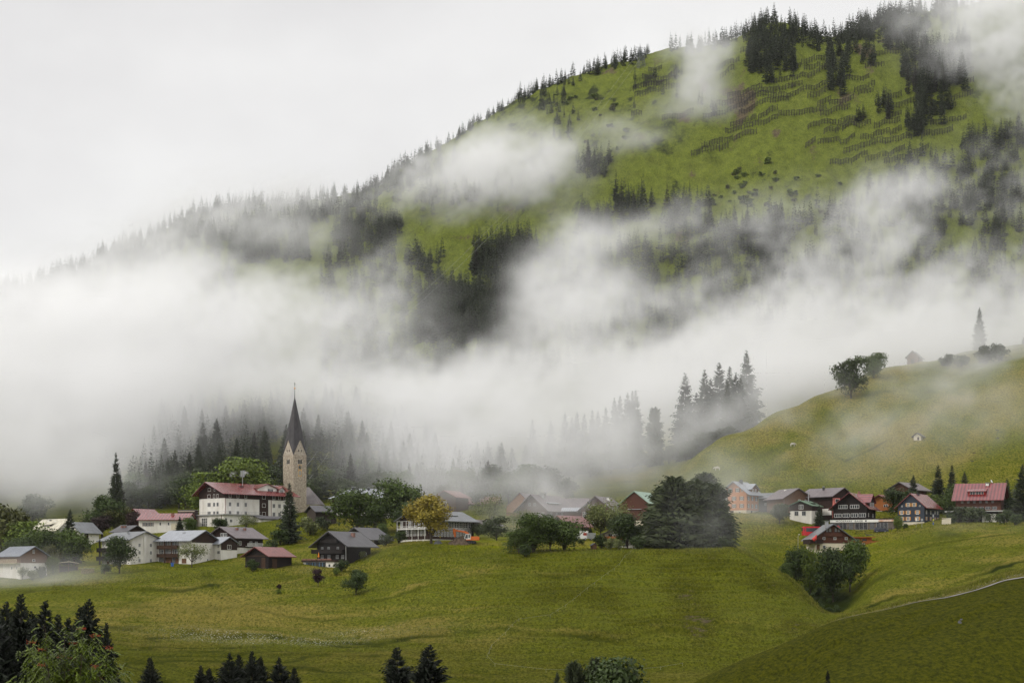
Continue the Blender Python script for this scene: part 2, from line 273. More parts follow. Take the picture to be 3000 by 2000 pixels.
def noise(scale, detail=5, rough=.6, stretch=(1, 1, 1)):
    m = n.new('ShaderNodeMapping'); m.inputs['Scale'].default_value = stretch; q = n.new('ShaderNodeTexNoise')
    q.inputs['Scale'].default_value = scale; q.inputs['Detail'].default_value = detail; q.inputs['Roughness'].default_value = rough
    l.new(t.outputs['Object'], m.inputs[0]); l.new(m.outputs[0], q.inputs['Vector']); return q.outputs['Fac']
def rng_(v, a, b, c=0, d=1):
    q = n.new('ShaderNodeMapRange'); l.new(v, q.inputs['Value'])
    for k, w in zip(('From Min', 'From Max', 'To Min', 'To Max'), (a, b, c, d)): q.inputs[k].default_value = w
    return q.outputs[0]
def math_(op, a, b):
    q = n.new('ShaderNodeMath'); q.operation = op
    for i, w in enumerate((a, b)):
        if isinstance(w, (int, float)): q.inputs[i].default_value = w
        else: l.new(w, q.inputs[i])
    return q.outputs[0]
def mix_(f, a, b, mode='MIX'):
    q = n.new('ShaderNodeMix'); q.data_type = 'RGBA'; q.blend_type = mode
    if isinstance(f, (int, float)): q.inputs[0].default_value = f
    else: l.new(f, q.inputs[0])
    for i, w in ((6, a), (7, b)):
        if isinstance(w, tuple): q.inputs[i].default_value = w+(1,)
        else: l.new(w, q.inputs[i])
    return q.outputs[2]
def attr(nm):
    q = n.new('ShaderNodeAttribute'); q.attribute_name = nm; return q.outputs['Fac']
fine = noise(.7, 8, .8, (2.4, .8, 1.5)); med = noise(.11, 6, .7, (1.6, .8, 1)); big = noise(.03, 4)
base = mix_(rng_(fine, .42, .58), (.052, .067, .004), (.182, .196, .015))
base = mix_(math_('MULTIPLY', rng_(med, .42, .62), .55), base, mix_(rng_(fine, .42, .58), (.065, .07, .005), (.19, .19, .02)))
base = mix_(attr('lush'), base, mix_(rng_(fine, .4, .6), (.095, .112, .002), (.225, .235, .005)))
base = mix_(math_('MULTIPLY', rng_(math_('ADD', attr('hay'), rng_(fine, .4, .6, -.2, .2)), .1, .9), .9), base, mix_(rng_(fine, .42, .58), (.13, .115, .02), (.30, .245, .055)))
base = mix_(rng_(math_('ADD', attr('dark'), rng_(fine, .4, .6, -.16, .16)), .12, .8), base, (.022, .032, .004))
base = mix_(math_('MULTIPLY', attr('alp'), .8), base, mix_(rng_(math_('ADD', fine, math_('MULTIPLY', med, .6)), .62, .92), (.042, .058, .013), (.165, .20, .036)))
base = mix_(rng_(math_('MULTIPLY', attr('alp'), math_('ADD', attr('dark'), rng_(noise(.13, 7, .75, (1.3, .8, 1)), .35, .65, -.4, .42))), .3, .8), base, mix_(rng_(fine, .4, .6), (.016, .022, .008), (.045, .055, .018)))
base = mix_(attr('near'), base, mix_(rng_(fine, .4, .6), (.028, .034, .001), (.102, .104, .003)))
base = mix_(rng_(math_('ADD', attr('rock'), rng_(noise(.5, 6, .7), .3, .7, -.4, .4)), .42, .7), base, mix_(rng_(noise(.7, 6), .35, .65), (.060, .046, .026), (.15, .118, .075)))
fl = noise(2.6, 2, .5)
base = mix_(math_('MULTIPLY', rng_(fl, .58, .66), attr('bloom')), base, (.5, .5, .42))
l.new(base, p.inputs['Base Color'])
bp = n.new('ShaderNodeBump'); bp.inputs['Strength'].default_value = 1; bp.inputs['Distance'].default_value = 1.1
l.new(math_('ADD', fine, math_('MULTIPLY', med, 1.5)), bp.inputs['Height']); l.new(bp.outputs[0], p.inputs['Normal'])
tag(link('ground', me), 'grassy hills and mountainside of an alpine valley', None, None, 'structure')
# path along the bank of the near hill
pm = mat('gravel_path', (.22, .205, .185), (.15, .14, .125), rough=.9, scale=.8, bump=.3)
mb = MB(); pr = []
for px in range(2440, 3400, 8):
    D = 327.0+(px-2440)*.001+.3*math.sin(px/61); wd = .35+3.4*min(1, max(0, (px-2560)/400))*(.85+.2*math.sin(px/23))
    pr.append((G(px, D-wd/2, .12), G(px, D+wd/2, .12)))
for a, b in zip(pr, pr[1:]): mb.add([a[0], b[0], b[1], a[1]], [(0, 1, 2, 3)])
tag(mb.build('path', pm), 'narrow gravel path climbing the bank of the grassy hill', None, None, 'structure')

# tall grass standing along the brows of the slopes
g = np.random.default_rng(6); TQ = []
def tufts(n, px0, px1, dfun, spread, h0, h1):
    for i in range(n):
        px = g.uniform(px0, px1); D = dfun(px)+g.normal()*spread; b = np.array(G(px, D, -.05))
        for k in range(3):
            h = g.uniform(h0, h1); a = g.uniform(0, 3.14); w = np.array([math.cos(a), math.sin(a), 0])*g.uniform(.05, .12); t = np.array([g.normal()*.14, g.normal()*.1, h]); o_ = np.array([g.normal()*.14, g.normal()*.14, 0])
            TQ.append([b+o_-w, b+o_+w, b+o_+t+w*.25, b+o_+t-w*.25])
tufts(5200, 1950, 3050, lambda p: 343, 3.5, .2, .5)
tufts(3000, 2120, 2470, lambda p: float(np.interp(p, [2150, 2230, 2300, 2380, 2450], [560, 550, 536, 519, 505])), 3, .25, .6)
tufts(5000, 150, 2150, lambda p: float(np.interp(p, [150, 700, 1000, 1300, 2150], [560, 560, 566, 572, 557])), 12, .2, .5)
tufts(3500, 2150, 3000, lambda p: 640, 25, .2, .5); tufts(6000, 250, 2400, lambda p: 480, 36, .2, .5)
V = np.asarray(TQ, np.float32); me = bpy.data.meshes.new('tall_grass'); k = len(V); me.vertices.add(k*4); me.vertices.foreach_set('co', V.ravel()); me.loops.add(k*4); me.loops.foreach_set('vertex_index', np.arange(k*4, dtype=np.int32)); me.polygons.add(k); me.polygons.foreach_set('loop_start', np.arange(0, k*4, 4, dtype=np.int32)); me.update(calc_edges=True)
me.materials.append(mat('grass_blades', (.17, .165, .03), (.09, .105, .012), rough=.8, scale=.2, island=.45, spec=.1, trans=.2)); tag(link('tall_grass', me), 'tufts of tall seeding grass along the brows of the meadow', None, None, 'stuff')

# ---------------------------------------------------------------- trees
def leafmat(name, c, isl=.45, rough=.6, trans=.12): return mat(name, c, tuple(v*.72 for v in c[:3]), rough=rough, scale=.6, island=isl, spec=.25, trans=trans)
SPR = leafmat('spruce_needles', (.034, .046, .019), .5, trans=.04)
SPB = leafmat('spruce_needles_brownish', (.033, .032, .02), .5, trans=.04)
SPD = leafmat('spruce_needles_dark', (.012, .017, .008), .6, trans=.03)
BARK = mat('bark', (.07, .055, .042), (.035, .028, .022), rough=.9, scale=3, stretch=(1, 1, .3), bump=.4)
LEAF = {k: leafmat('leaves_'+k, c) for k, c in dict(
    dark_green=(.042, .066, .014), mid_green=(.068, .104, .018), fresh_green=(.10, .14, .018), olive=(.10, .108, .028), pale_green=(.15, .17, .06),
    golden=(.30, .24, .035), copper=(.04, .022, .02), purple=(.030, .011, .016), grey_green=(.062, .08, .034)).items()}
def quads_mesh(name, V, m, smooth=False):
    """V: [n, 4, 3] corner points"""
    V = np.asarray(V, np.float32); k = len(V); me = bpy.data.meshes.new(name)
    me.vertices.add(k*4); me.vertices.foreach_set('co', V.ravel()); me.loops.add(k*4); me.loops.foreach_set('vertex_index', np.arange(k*4, dtype=np.int32))
    me.polygons.add(k); me.polygons.foreach_set('loop_start', np.arange(0, k*4, 4, dtype=np.int32)); me.materials.append(m); me.update(calc_edges=True); return me
def spruce_quads(seed, whorls, nb, twigs, R=.17, bare=.04, shape=.9, droop=.35, ragged=.4):
    """needle sprays of a spruce one unit tall"""
    g = np.random.default_rng(seed); Q = []
    zs = bare+(1-bare)*(np.arange(whorls)+.5)/whorls
    for z in zs:
        rr = R*(.86+.28*g.random())*((1-z)**shape)*(1 if z > bare+.12 else .55+.45*(z-bare)/.12)+.006
        k = nb if z < .8 else max(3, nb-2)
        a0 = g.random()*6.28
        for b in range(k):
            if g.random() < .1: continue
            a = a0+6.283*b/k+g.normal()*.3; r = rr*(1-ragged*g.random()+ragged*.4*g.random()); zz = z+g.normal()*.35/whorls
            d = np.array([math.cos(a), math.sin(a), 0]); sd = np.array([-d[1], d[0], 0]); dr = droop*(1-.75*z)*(1+g.normal()*.25)
            at = lambda s: d*r*s+np.array([0, 0, zz-dr*r*s+.32*r*s*s+(z > .75)*.35*r*s])
            w = r*.2+.004
            Q.append([at(0), at(.55)+sd*w-[0, 0, w*.4], at(1), at(.55)-sd*w-[0, 0, w*.4]])
            for s in np.linspace(.3, .95, twigs) if twigs else ():
                for sg in (-1, 1):
                    l = r*(.42-.22*s)*(1+g.normal()*.2)+.006; o = at(s); tip = o+d*l*.75+sd*sg*l*.8-np.array([0, 0, l*(.25+.3*g.random())])
                    mid = (o+tip)/2; wv = np.array([0, 0, 1])*l*.22+sd*sg*l*.04
                    Q.append([o, mid+wv*.7, tip, mid-wv])
            l = r*.5+.01; o = at(.15+.3*g.random()); e = at(.95)                      # needles hanging under the limb
            Q.append([o, e, e*.5+o*.5-[0, 0, l*.42], o-[0, 0, l*.3]])
    t = np.array([0, 0, 1.0])
    for a in (0, 1.57): s = np.array([math.cos(a), math.sin(a), 0])*.008; Q.append([t-[0, 0, .06]+s, t+[0, 0, .0], t-[0, 0, .06]-s, t-[0, 0, .1]])
    return np.array(Q)
def trunk_mb(h, r, n=7, wob=.01, seed=0):
    g = random.Random(seed); m = MB()
    return m.tube([(g.uniform(-wob, wob)*h*i*.25, g.uniform(-wob, wob)*h*i*.25, -.04*h+h*1.04*i/4) for i in range(5)], [r*1.3, r, r*.8, r*.5, r*.12], n)
def spruce_set(names, nvar, whorls, nb, twigs, m, **kw):
    return [(quads_mesh(names, spruce_quads(50*nvar+i+whorls, whorls, nb, twigs, **{**kw, 'R': kw.get('R', .2)*(.9+.1*(i % 3))}), m), trunk_mb(.97, .011, seed=i).mesh('trunk', BARK)) for i in range(nvar)]
SP_NEAR = spruce_set('crown', 4, 46, 11, 5, SPD, R=.36, bare=.02, shape=1.0, droop=.12, ragged=.5)
SP_MID = spruce_set('crown', 6, 34, 9, 3, SPR, R=.235, bare=.02, shape=.85)
SP_MIDB = [(a.copy(), b) for a, b in SP_MID[:3]]
for a, b in SP_MIDB: a.materials[0] = SPB
SP_FAT = spruce_set('crown', 3, 44, 12, 5, leafmat('conifer_needles', (.058, .074, .03), .5, trans=.06), R=.30, bare=.0, shape=.40, ragged=.5)
def far_spruce(seed, R=.16, m=SPR):
    q = np.concatenate([spruce_quads(seed, 17, 7, 0, R=R, ragged=.3), np.array([[[-.011, 0, -.03], [.011, 0, -.03], [.002, 0, .98], [-.002, 0, .98]], [[0, -.011, -.03], [0, .011, -.03], [0, .002, .98], [0, -.002, .98]]])]); me = quads_mesh('spruce', q, m)
    return me
SP_FAR = [far_spruce(900+i, .16+.022*(i % 4)) for i in range(6)]+[far_spruce(920+i, .17+.025*i, SPB) for i in range(3)]

def broad_quads(seed, n, leaf=.03, lobes=16, aspect=.98, low=.1, flat=.0, gap=.25, spread=1.0):
    """leaf sprays of a round tree one unit tall: many lobes, thickest near their skins, with holes between them"""
    g = np.random.default_rng(seed); ctr = []; rad = []
    cz = (1+low)/2; hz = (1-low)/2
    for i in range(lobes):
        u = g.normal(size=3); u /= np.linalg.norm(u); k = g.random()**.45*.84
        c = np.array([u[0]*aspect/2*k, u[1]*aspect/2*k, cz+u[2]*hz*k]); ctr.append(c); rad.append((.13+.17*g.random())*min(aspect, 1)*spread)
    ctr.append(np.array([0, 0, 1-.2])); rad.append(.2*min(aspect, 1))
    ctr = np.array(ctr); rad = np.array(rad)
    w = rad**2/np.sum(rad**2); idx = g.choice(len(ctr), n, p=w)
    u = g.normal(size=(n, 3)); u /= np.linalg.norm(u, axis=1, keepdims=True); u[:, 2] = np.where((u[:, 2] < -.45) & (g.random(n) < .6), -u[:, 2]*.6, u[:, 2])
    u[:, 2] *= 1-flat
    rr = rad[idx]*(1-.55*g.random(n)**2.2)
    bumpy = 1+.24*np.sin(u[:, 0]*9+idx)*np.sin(u[:, 1]*8+2*idx)+.1*g.normal(size=n)
    pos = ctr[idx]+u*(rr*bumpy)[:, None]
    kp = (np.sin(pos[:, 0]*23+seed)+np.sin(pos[:, 1]*21+2*seed)+np.sin(pos[:, 2]*25+3*seed)+g.normal(size=n)*.8) > -3+gap*6
    pos = pos[kp]; u = u[kp]; pos[:, 2] = np.where(pos[:, 2] < low*.6, low*.6+.12*g.random(len(pos)), np.minimum(pos[:, 2], 1.02)); k = len(pos)
    nn = u+g.normal(size=(k, 3))*.55; nn /= np.linalg.norm(nn, axis=1, keepdims=True)
    a = np.cross(nn, g.normal(size=(k, 3))); a /= np.linalg.norm(a, axis=1, keepdims=True); b = np.cross(nn, a)
    s = leaf*(.6+.8*g.random(k))[:, None]
    return np.stack([pos-a*s, pos+b*s*.62-nn*s*.15, pos+a*s, pos-b*s*.62-nn*s*.15], 1), ctr
def broad_tree(seed, n, stems=1, **kw):
    q, ctr = broad_quads(seed, n, **kw); g = random.Random(seed); m = MB(); low = kw.get('low', .1)
    for s in range(stems):
        ox, oy = ((0, 0) if stems == 1 else (g.uniform(-.06, .06), g.uniform(-.06, .06)))
        m.tube([(ox, oy, -.04), (ox*1.2, oy*1.2, low*.6), (ox*1.8+g.uniform(-.02, .02), oy*1.8, low+.12), (ox*2.4, oy*2.4, .62)], [.026/stems**.5, .02/stems**.5, .016/stems**.5, .005], 7)
        for c in ctr[s::stems][:7]:
            z0 = low*.75+g.uniform(0, .12); c = Vector(c)
            m.tube([(ox*1.5, oy*1.5, z0), Vector((ox*1.5, oy*1.5, z0)).lerp(c, .5)+Vector((0, 0, .02)), c], [.011, .008, .003], 5)
    return q, m
def broad_set(n, colour, nv, stems=1, **kw):
    out = []
    for i in range(nv):
        q, m = broad_tree(300+i*7+len(colour)*3+n, n, stems, **kw); out.append((quads_mesh('crown', q, LEAF[colour]), m.mesh('trunk', BARK)))
    return out
BR = {'dark': broad_set(7500, 'dark_green', 3, leaf=.024, gap=.22), 'mid': broad_set(7500, 'mid_green', 3, leaf=.024, gap=.2), 'fresh': broad_set(7000, 'fresh_green', 3, leaf=.024, gap=.22),
      'olive': broad_set(4600, 'olive', 2, leaf=.028, aspect=.8), 'pale': broad_set(3400, 'pale_green', 2, leaf=.02, aspect=1.1, gap=.28, low=.2), 'golden': broad_set(9000, 'golden', 1, leaf=.019, aspect=.78, low=.12, gap=.3, lobes=13),
      'copper': broad_set(4200, 'copper', 1, leaf=.027, aspect=.75, low=.12), 'grey': broad_set(4200, 'grey_green', 3, leaf=.028, aspect=.85, low=.12),
      'stem': broad_set(6500, 'mid_green', 2, stems=4, leaf=.023, aspect=.95, low=.02, gap=.2), 'purple': broad_set(2600, 'purple', 1, leaf=.034, aspect=.7, low=.14)}
BUSH = {'dark': broad_set(1500, 'dark_green', 3, stems=3, leaf=.055, aspect=1.2, low=.03, gap=.12), 'fresh': broad_set(1500, 'fresh_green', 2, stems=3, leaf=.055, aspect=1.2, low=.03, gap=.12),
        'pale': broad_set(1500, 'pale_green', 2, stems=3, leaf=.055, aspect=1.2, low=.03, gap=.15), 'grey': broad_set(1500, 'grey_green', 2, stems=3, leaf=.055, aspect=1.3, low=.03, gap=.12), 'copper': broad_set(900, 'purple', 1, stems=3, leaf=.07, aspect=1.1, low=.03)}
TR = random.Random(5); CNT = {}
def plant(kind, px, top, D, label, name=None, cat='tree', group=None, wide=1.0, h=None, base=None):
    """one tree with crown and trunk standing on the ground at distance D, its tip at height TOP of the plan"""
    src, key = kind.split(':') if ':' in kind else (kind, '')
    S = {'near': SP_NEAR, 'mid': SP_MID, 'midb': SP_MIDB, 'fat': SP_FAT}.get(src) or (BR if src == 'br' else BUSH)[key]
    k = CNT[kind] = CNT.get(kind, -1)+1; cr, tr = S[k % len(S)]
    name = name or ('spruce_tree' if src in ('near', 'mid', 'midb', 'fat') else 'broadleaf_tree' if src == 'br' else 'shrub')
    if base is not None: D = dist_at(px, base, D-25, D+25)
    b = G(px, D); h = h or max(.4, (HZ-top)/F*D-b.z)
    o = empty(name, b, TR.uniform(0, 6.28), label, 'spruce' if name == 'spruce_tree' else 'shrub' if src == 'bush' else 'tree', group)
    c = link('crown', cr, o); t = link('trunk' if src != 'bush' else 'stem', tr, o)
    wide *= 1.28 if src == 'br' else 1
    for q in (c, t): q.scale = (h*wide, h*wide, h)
    return o

# --- wood behind the church
g = random.Random(8)
grpw = 'misty spruces in the wood behind the church'
lbw = 'dark spruce half lost in mist, one of the wood on the slope behind the church'
spots = []
while len(spots) < 100:
    px = g.uniform(330, 1470); D = g.uniform(765, 985)
    edge = 330+max(0, D-780)*1.0
    if px < edge or (px > 1080 and D > 860+ (1470-px)*.2): continue
    if any(abs(px-a)*D/F < 3.6 and abs(D-b) < 7 for a, b in spots): continue
    spots.append((px, D))
for px, D in spots:
    k = g.random()
    plant('mid' if k < .75 else 'midb', px, 0, D, lbw, group=grpw, h=g.uniform(11, 19), wide=g.uniform(.85, 1.2))
for i in range(44):
    px = g.uniform(380, 1480); D = g.uniform(745, 815)
    if px < 330+(D-780): px += 200
    if 810 < px < 920 and D < 765: D += 20
    plant('br:'+('grey', 'dark', 'grey', 'mid')[i % 4], px, 0, D, 'dusky leafy tree at the foot of the misty wood behind the village', group='leafy trees along the foot of the wood', h=g.uniform(7, 12), wide=g.uniform(.8, 1.0))
plant('mid', 340, 1325, 735, 'tall thin spruce standing alone at the edge of the misty wood', wide=.62)
plant('midb', 352, 1392, 742, 'spruce close behind the tall thin spruce at the edge of the wood', wide=.8)
# --- spruces and shrubs on the slope between wood and hayfield
for px, top, D, w, lb in ((1560, 1228, 850, 1, 'spruce at the low end of the misty row above the brown chalets'), (1614, 1232, 856, .95, 'second spruce from the low end of the misty row above the chalets')):
    plant('mid', px, top, D, lb, wide=w)
for i, (px, top) in enumerate(((1655, 1208), (1675, 1222), (1690, 1206), (1712, 1212), (1735, 1200), (1752, 1204), (1775, 1192), (1800, 1165), (1816, 1158), (1838, 1150), (1853, 1143), (1862, 1139))):
    plant('mid', px, top, 852+i*1.5+(i % 3)*5, 'spruce in the tight misty row above the brown chalets', group='row of misty spruces above the chalets', wide=.8)
plant('fat', 1917, 1196, 852, 'rounded lone spruce in the gap of the misty rows', wide=.72)
for px, top, D in ((2007, 1093, 862), (2064, 1083, 868), (2082, 1108, 872), (2108, 1062, 876), (2138, 1072, 878), (2156, 1092, 870), (2187, 1028, 884), (2130, 1110, 858), (2170, 1105, 862), (2040, 1150, 860)):
    plant('mid', px, top, D, 'tall misty spruce in the dark clump at the edge of the yellow hayfield', group='dark clump of spruces by the hayfield', wide=.95)
for i, (px, D, h) in enumerate(((1990, 845, 9), (2030, 838, 8), (2075, 836, 9), (2110, 832, 8), (2055, 842, 10), (2140, 835, 7), (1960, 850, 7), (2010, 830, 6), (1620, 835, 10), (1680, 838, 9), (1730, 835, 10), (1790, 838, 9), (1850, 840, 11))):
    plant('br:grey', px, 0, D, 'misty leafy tree under the spruces beside the hayfield', group='leafy trees under the hillside spruces', h=h, wide=1.15)
for i, (px, top, D) in enumerate(((1430, 1290, 836), (1462, 1300, 832), (1500, 1310, 830), (1385, 1315, 836), (1540, 1300, 834), (1350, 1330, 825), (1300, 1325, 830))):
    plant('mid', px, top, D, 'dim spruce fading into mist behind the brown chalets', group='dim spruces behind the chalets', wide=1.15)
for i, (px, top, D) in enumerate(((1440, 1362, 765), (1540, 1362, 775), (1600, 1360, 775), (1345, 1370, 768), (1660, 1395, 760), (1490, 1380, 758))):
    plant('br:'+('grey', 'mid')[i % 2], px, top, D, 'round leafy tree fading into mist behind the brown chalets', group='misty leafy trees behind the chalets', wide=.8)
# --- trees on the hayfield
plant('br:grey', 2493, 1046, 876, 'large maple on the crest of the hayfield, the lower and wider of the pair', base=1195, wide=.8)
plant('br:mid', 2560, 1036, 905, 'dark round maple on the crest of the hayfield, the higher of the pair', base=1128, wide=.85)
plant('mid', 2870, 900, 968, 'tall ragged spruce standing in mist on top of the hayfield', wide=.9)
plant('mid', 2942, 1012, 985, 'small pale spruce in mist near the top of the hayfield', wide=.9)
plant('mid', 2998, 985, 975, 'misty spruce at the upper edge of the hayfield beyond the small pale one')
for px, D, h, lb in ((2775, 905, 6, 'low bush on the hayfield, first of a misty row'), (2815, 908, 5.5, 'second low bush of the misty row on the hayfield'), (2890, 915, 9, 'wide pale thicket in mist on the hayfield'), (2930, 918, 8, 'misty thicket beside the widest one on the hayfield')):
    plant('bush:grey', px, 0, D, lb, h=h)
# --- trees in the village
V = [
 ('br:dark', 92, 1447, 790, 'hazy round tree alone on the green slope above the white roofed house', 1.0),
 ('br:olive', 8, 1470, 640, 'tall olive tree behind the blue roofed house', .8), ('br:olive', 36, 1515, 645, 'olive tree next to the tallest one behind the blue roofed house', .8),
 ('br:fresh', 80, 1532, 636, 'bright green tree between blue roofed house and white roofed house', .95), ('br:mid', 125, 1545, 630, 'green tree in front of the pale roofed house', .95),
 ('br:dark', 52, 1575, 622, 'green tree directly above the blue grey roof', .9), ('br:olive', 152, 1592, 612, 'yellowish small tree beside the brown gable', .7),
 ('mid', 205, 1491, 634, 'broad dark spruce beside the pale roofed house', 1.15), ('br:dark', 176, 1560, 628, 'dark tree under the broad spruce', .8),
 ('br:mid', 218, 1549, 620, 'full green tree between brown gabled house and balcony house', .78), ('br:fresh', 155, 1628, 596, 'slim young tree beside the wooden lean-to', .62),
 ('br:pale', 66, 1656, 588, 'pale shrubby tree in front of the brown gabled house', .6), ('br:dark', 300, 1449, 692, 'dark airy tree behind the grey roof, tallest of its clump', .8),
 ('br:copper', 298, 1505, 684, 'copper leaved tree under the dark airy tree', .9), ('br:olive', 348, 1483, 690, 'yellow green tree beside the red roofed chalet', 1.0),
 ('br:copper', 390, 1493, 686, 'reddish brown beech in front of the red roofed chalet', .62), ('br:copper', 254, 1519, 700, 'brownish round tree behind the grey roofed house', 1.0),
 ('br:dark', 350, 1572, 588, 'large dark tree in front of the balcony house', .78), ('mid', 527, 1512, 667, 'small spruce in front of the white annex', 1.5),
 ('br:mid', 560, 1517, 666, 'bushy green tree in front of the white annex', .95), ('br:dark', 647, 1517, 664, 'dark round bush tree at the corner of the white annex', 1.1),
 ('br:pale', 722, 1504, 664, 'light leaved tree in front of the hotel', .85), ('br:pale', 562, 1584, 596, 'feathery pale willow before the white house', .85),
 ('mid', 848, 1413, 642, 'tall dense spruce in front of the hotel and church tower', 1.15), ('mid', 797, 1405, 744, 'small spruce tip behind the hotel roof', .8),
 ('br:fresh', 690, 1349, 722, 'bright green tree rising behind the hotel roof', 1.0), ('br:fresh', 635, 1388, 716, 'lower bright green tree behind the hotel gable', 1.1),
 ('br:mid', 1048, 1432, 655, 'broad green tree beside the slate roofed house, in front of the striped roof', 1.1), ('br:dark', 1100, 1470, 652, 'dark lower tree between the two broad green ones', .95),
 ('br:mid', 1165, 1404, 662, 'tall broad tree left of the golden tree', .9), ('br:dark', 1195, 1470, 650, 'dark tree behind the black house balcony', .8), ('br:mid', 1122, 1535, 628, 'leafy tree above the chalet roofs, behind the dark chalet', .75),
 ('br:golden', 1263, 1437, 590, 'golden flowering tree in front of the black house', 1.0), ('br:grey', 1293, 1419, 742, 'misty tree behind the golden tree', 1.0),
 ('midb', 1352, 1405, 745, 'brownish misty spruce behind the black house', .9), ('br:grey', 1395, 1430, 745, 'misty tree behind the excavator', 1.0),
 ('br:pale', 1440, 1446, 655, 'tall pale tree in mist beside the orange boarded barn', .75), ('br:grey', 1455, 1512, 612, 'wide grey green tree in mist beyond the bright lawn', 1.2), ('br:grey', 1400, 1530, 622, 'hazy tree behind the excavator on the lawn', .95),
 ('br:pale', 1530, 1487, 640, 'pale small tree in front of the brown chalet gable', .8), ('br:mid', 1290, 1505, 650, 'green tree behind the roof end of the black house', .9),
 ('br:stem', 1560, 1506, 563, 'many stemmed leafy tree at the edge of the lawn, tallest of its clump', 1.0), ('br:dark', 1612, 1510, 566, 'dark middle tree of the clump at the edge of the lawn', .75),
 ('br:stem', 1652, 1514, 568, 'leaning leafy tree with bare stems closing the clump by the lawn', 1.05), ('br:stem', 1522, 1548, 561, 'lowest tree of the clump by the lawn', 1.15),
 ('br:pale', 1790, 1458, 618, 'pale flowering tree in front of the pink and brown roofs', .85), ('br:olive', 1760, 1473, 622, 'olive tree beside the pale flowering tree', .8),
 ('br:dark', 1838, 1503, 576, 'dark green tree hiding the white house', 1.0), ('br:mid', 1875, 1535, 578, 'green tree between white house and giant conifers', .8),
 ('mid', 1730, 1541, 622, 'small dark spruce behind the lawn', 1.3),
 ('fat', 1978, 1398, 572, 'giant dense conifer at the meadow edge, darkest of the clump', 1.45), ('fat', 1938, 1432, 578, 'dense conifer on the white house side of the giant clump', 1.2),
 ('fat', 2040, 1408, 584, 'dense conifer in the middle of the giant clump', 1.35), ('fat', 2092, 1418, 590, 'dense conifer on the orange house side of the giant clump', 1.25), ('fat', 2065, 1388, 604, 'mist veiled conifer tip behind the giant clump', 1.05),
 ('br:dark', 2284, 1474, 668, 'small tree against the dark barn wall', .9), ('mid', 2400, 1478, 664, 'small spruce in front of the green roofed annex', 1.4),
 ('mid', 2676, 1392, 700, 'dark spruce behind the blue house roof', 1.3), ('mid', 2749, 1361, 704, 'tallest dark spruce between the brown house and the metal roof', 1.05), ('mid', 2789, 1361, 700, 'dark spruce next to the tallest one, beside the metal roof', 1.15),
 ('mid', 2826, 1381, 688, 'small spruce in front of the metal roof', 1.2), ('br:dark', 2645, 1430, 694, 'dark leafy tree behind the blue house', 1.0), ('br:mid', 2798, 1420, 680, 'leafy tree between spruces and red roofed chalet', .85), ('br:fresh', 2715, 1450, 686, 'bright bush tree behind the red roof of the blue house', 1.2),
 ('mid', 2996, 1358, 650, 'dark spruce beside the red roofed chalet, tallest there', 1.2), ('mid', 2950, 1400, 668, 'dark spruce close behind the red roofed chalet', 1.2), ('br:dark', 2968, 1455, 655, 'dark leafy tree below the spruces by the red roofed chalet', .9), ('br:mid', 2985, 1515, 618, 'round leafy tree on the slope below the red roofed chalet', 1.0),
 ('br:dark', 2440, 1606, 556, 'large dark tree in the gully, front one of the pair below the bus', .62), ('br:mid', 2490, 1582, 562, 'large dark tree in the gully below the orange annex', .62),
 ('br:dark', 2330, 1600, 562, 'slender dark tree in the gully', .5), ('br:mid', 2300, 1650, 556, 'leafy tree at the meadow edge of the gully', .7), ('br:fresh', 2375, 1612, 560, 'bright green tree in the middle of the gully', .4),
 ('br:dark', 1043, 1667, 533, 'lone round green tree on the open meadow', .85), ('br:purple', 932, 1662, 548, 'small purple leaved tree below the dark chalet', .75), ('br:fresh', 2630, 1512, 645, 'young tree on the lawn by the shop', .6),
]
for k, px, top, D, lb, w in V: plant(k, px, top, D, lb, wide=w)
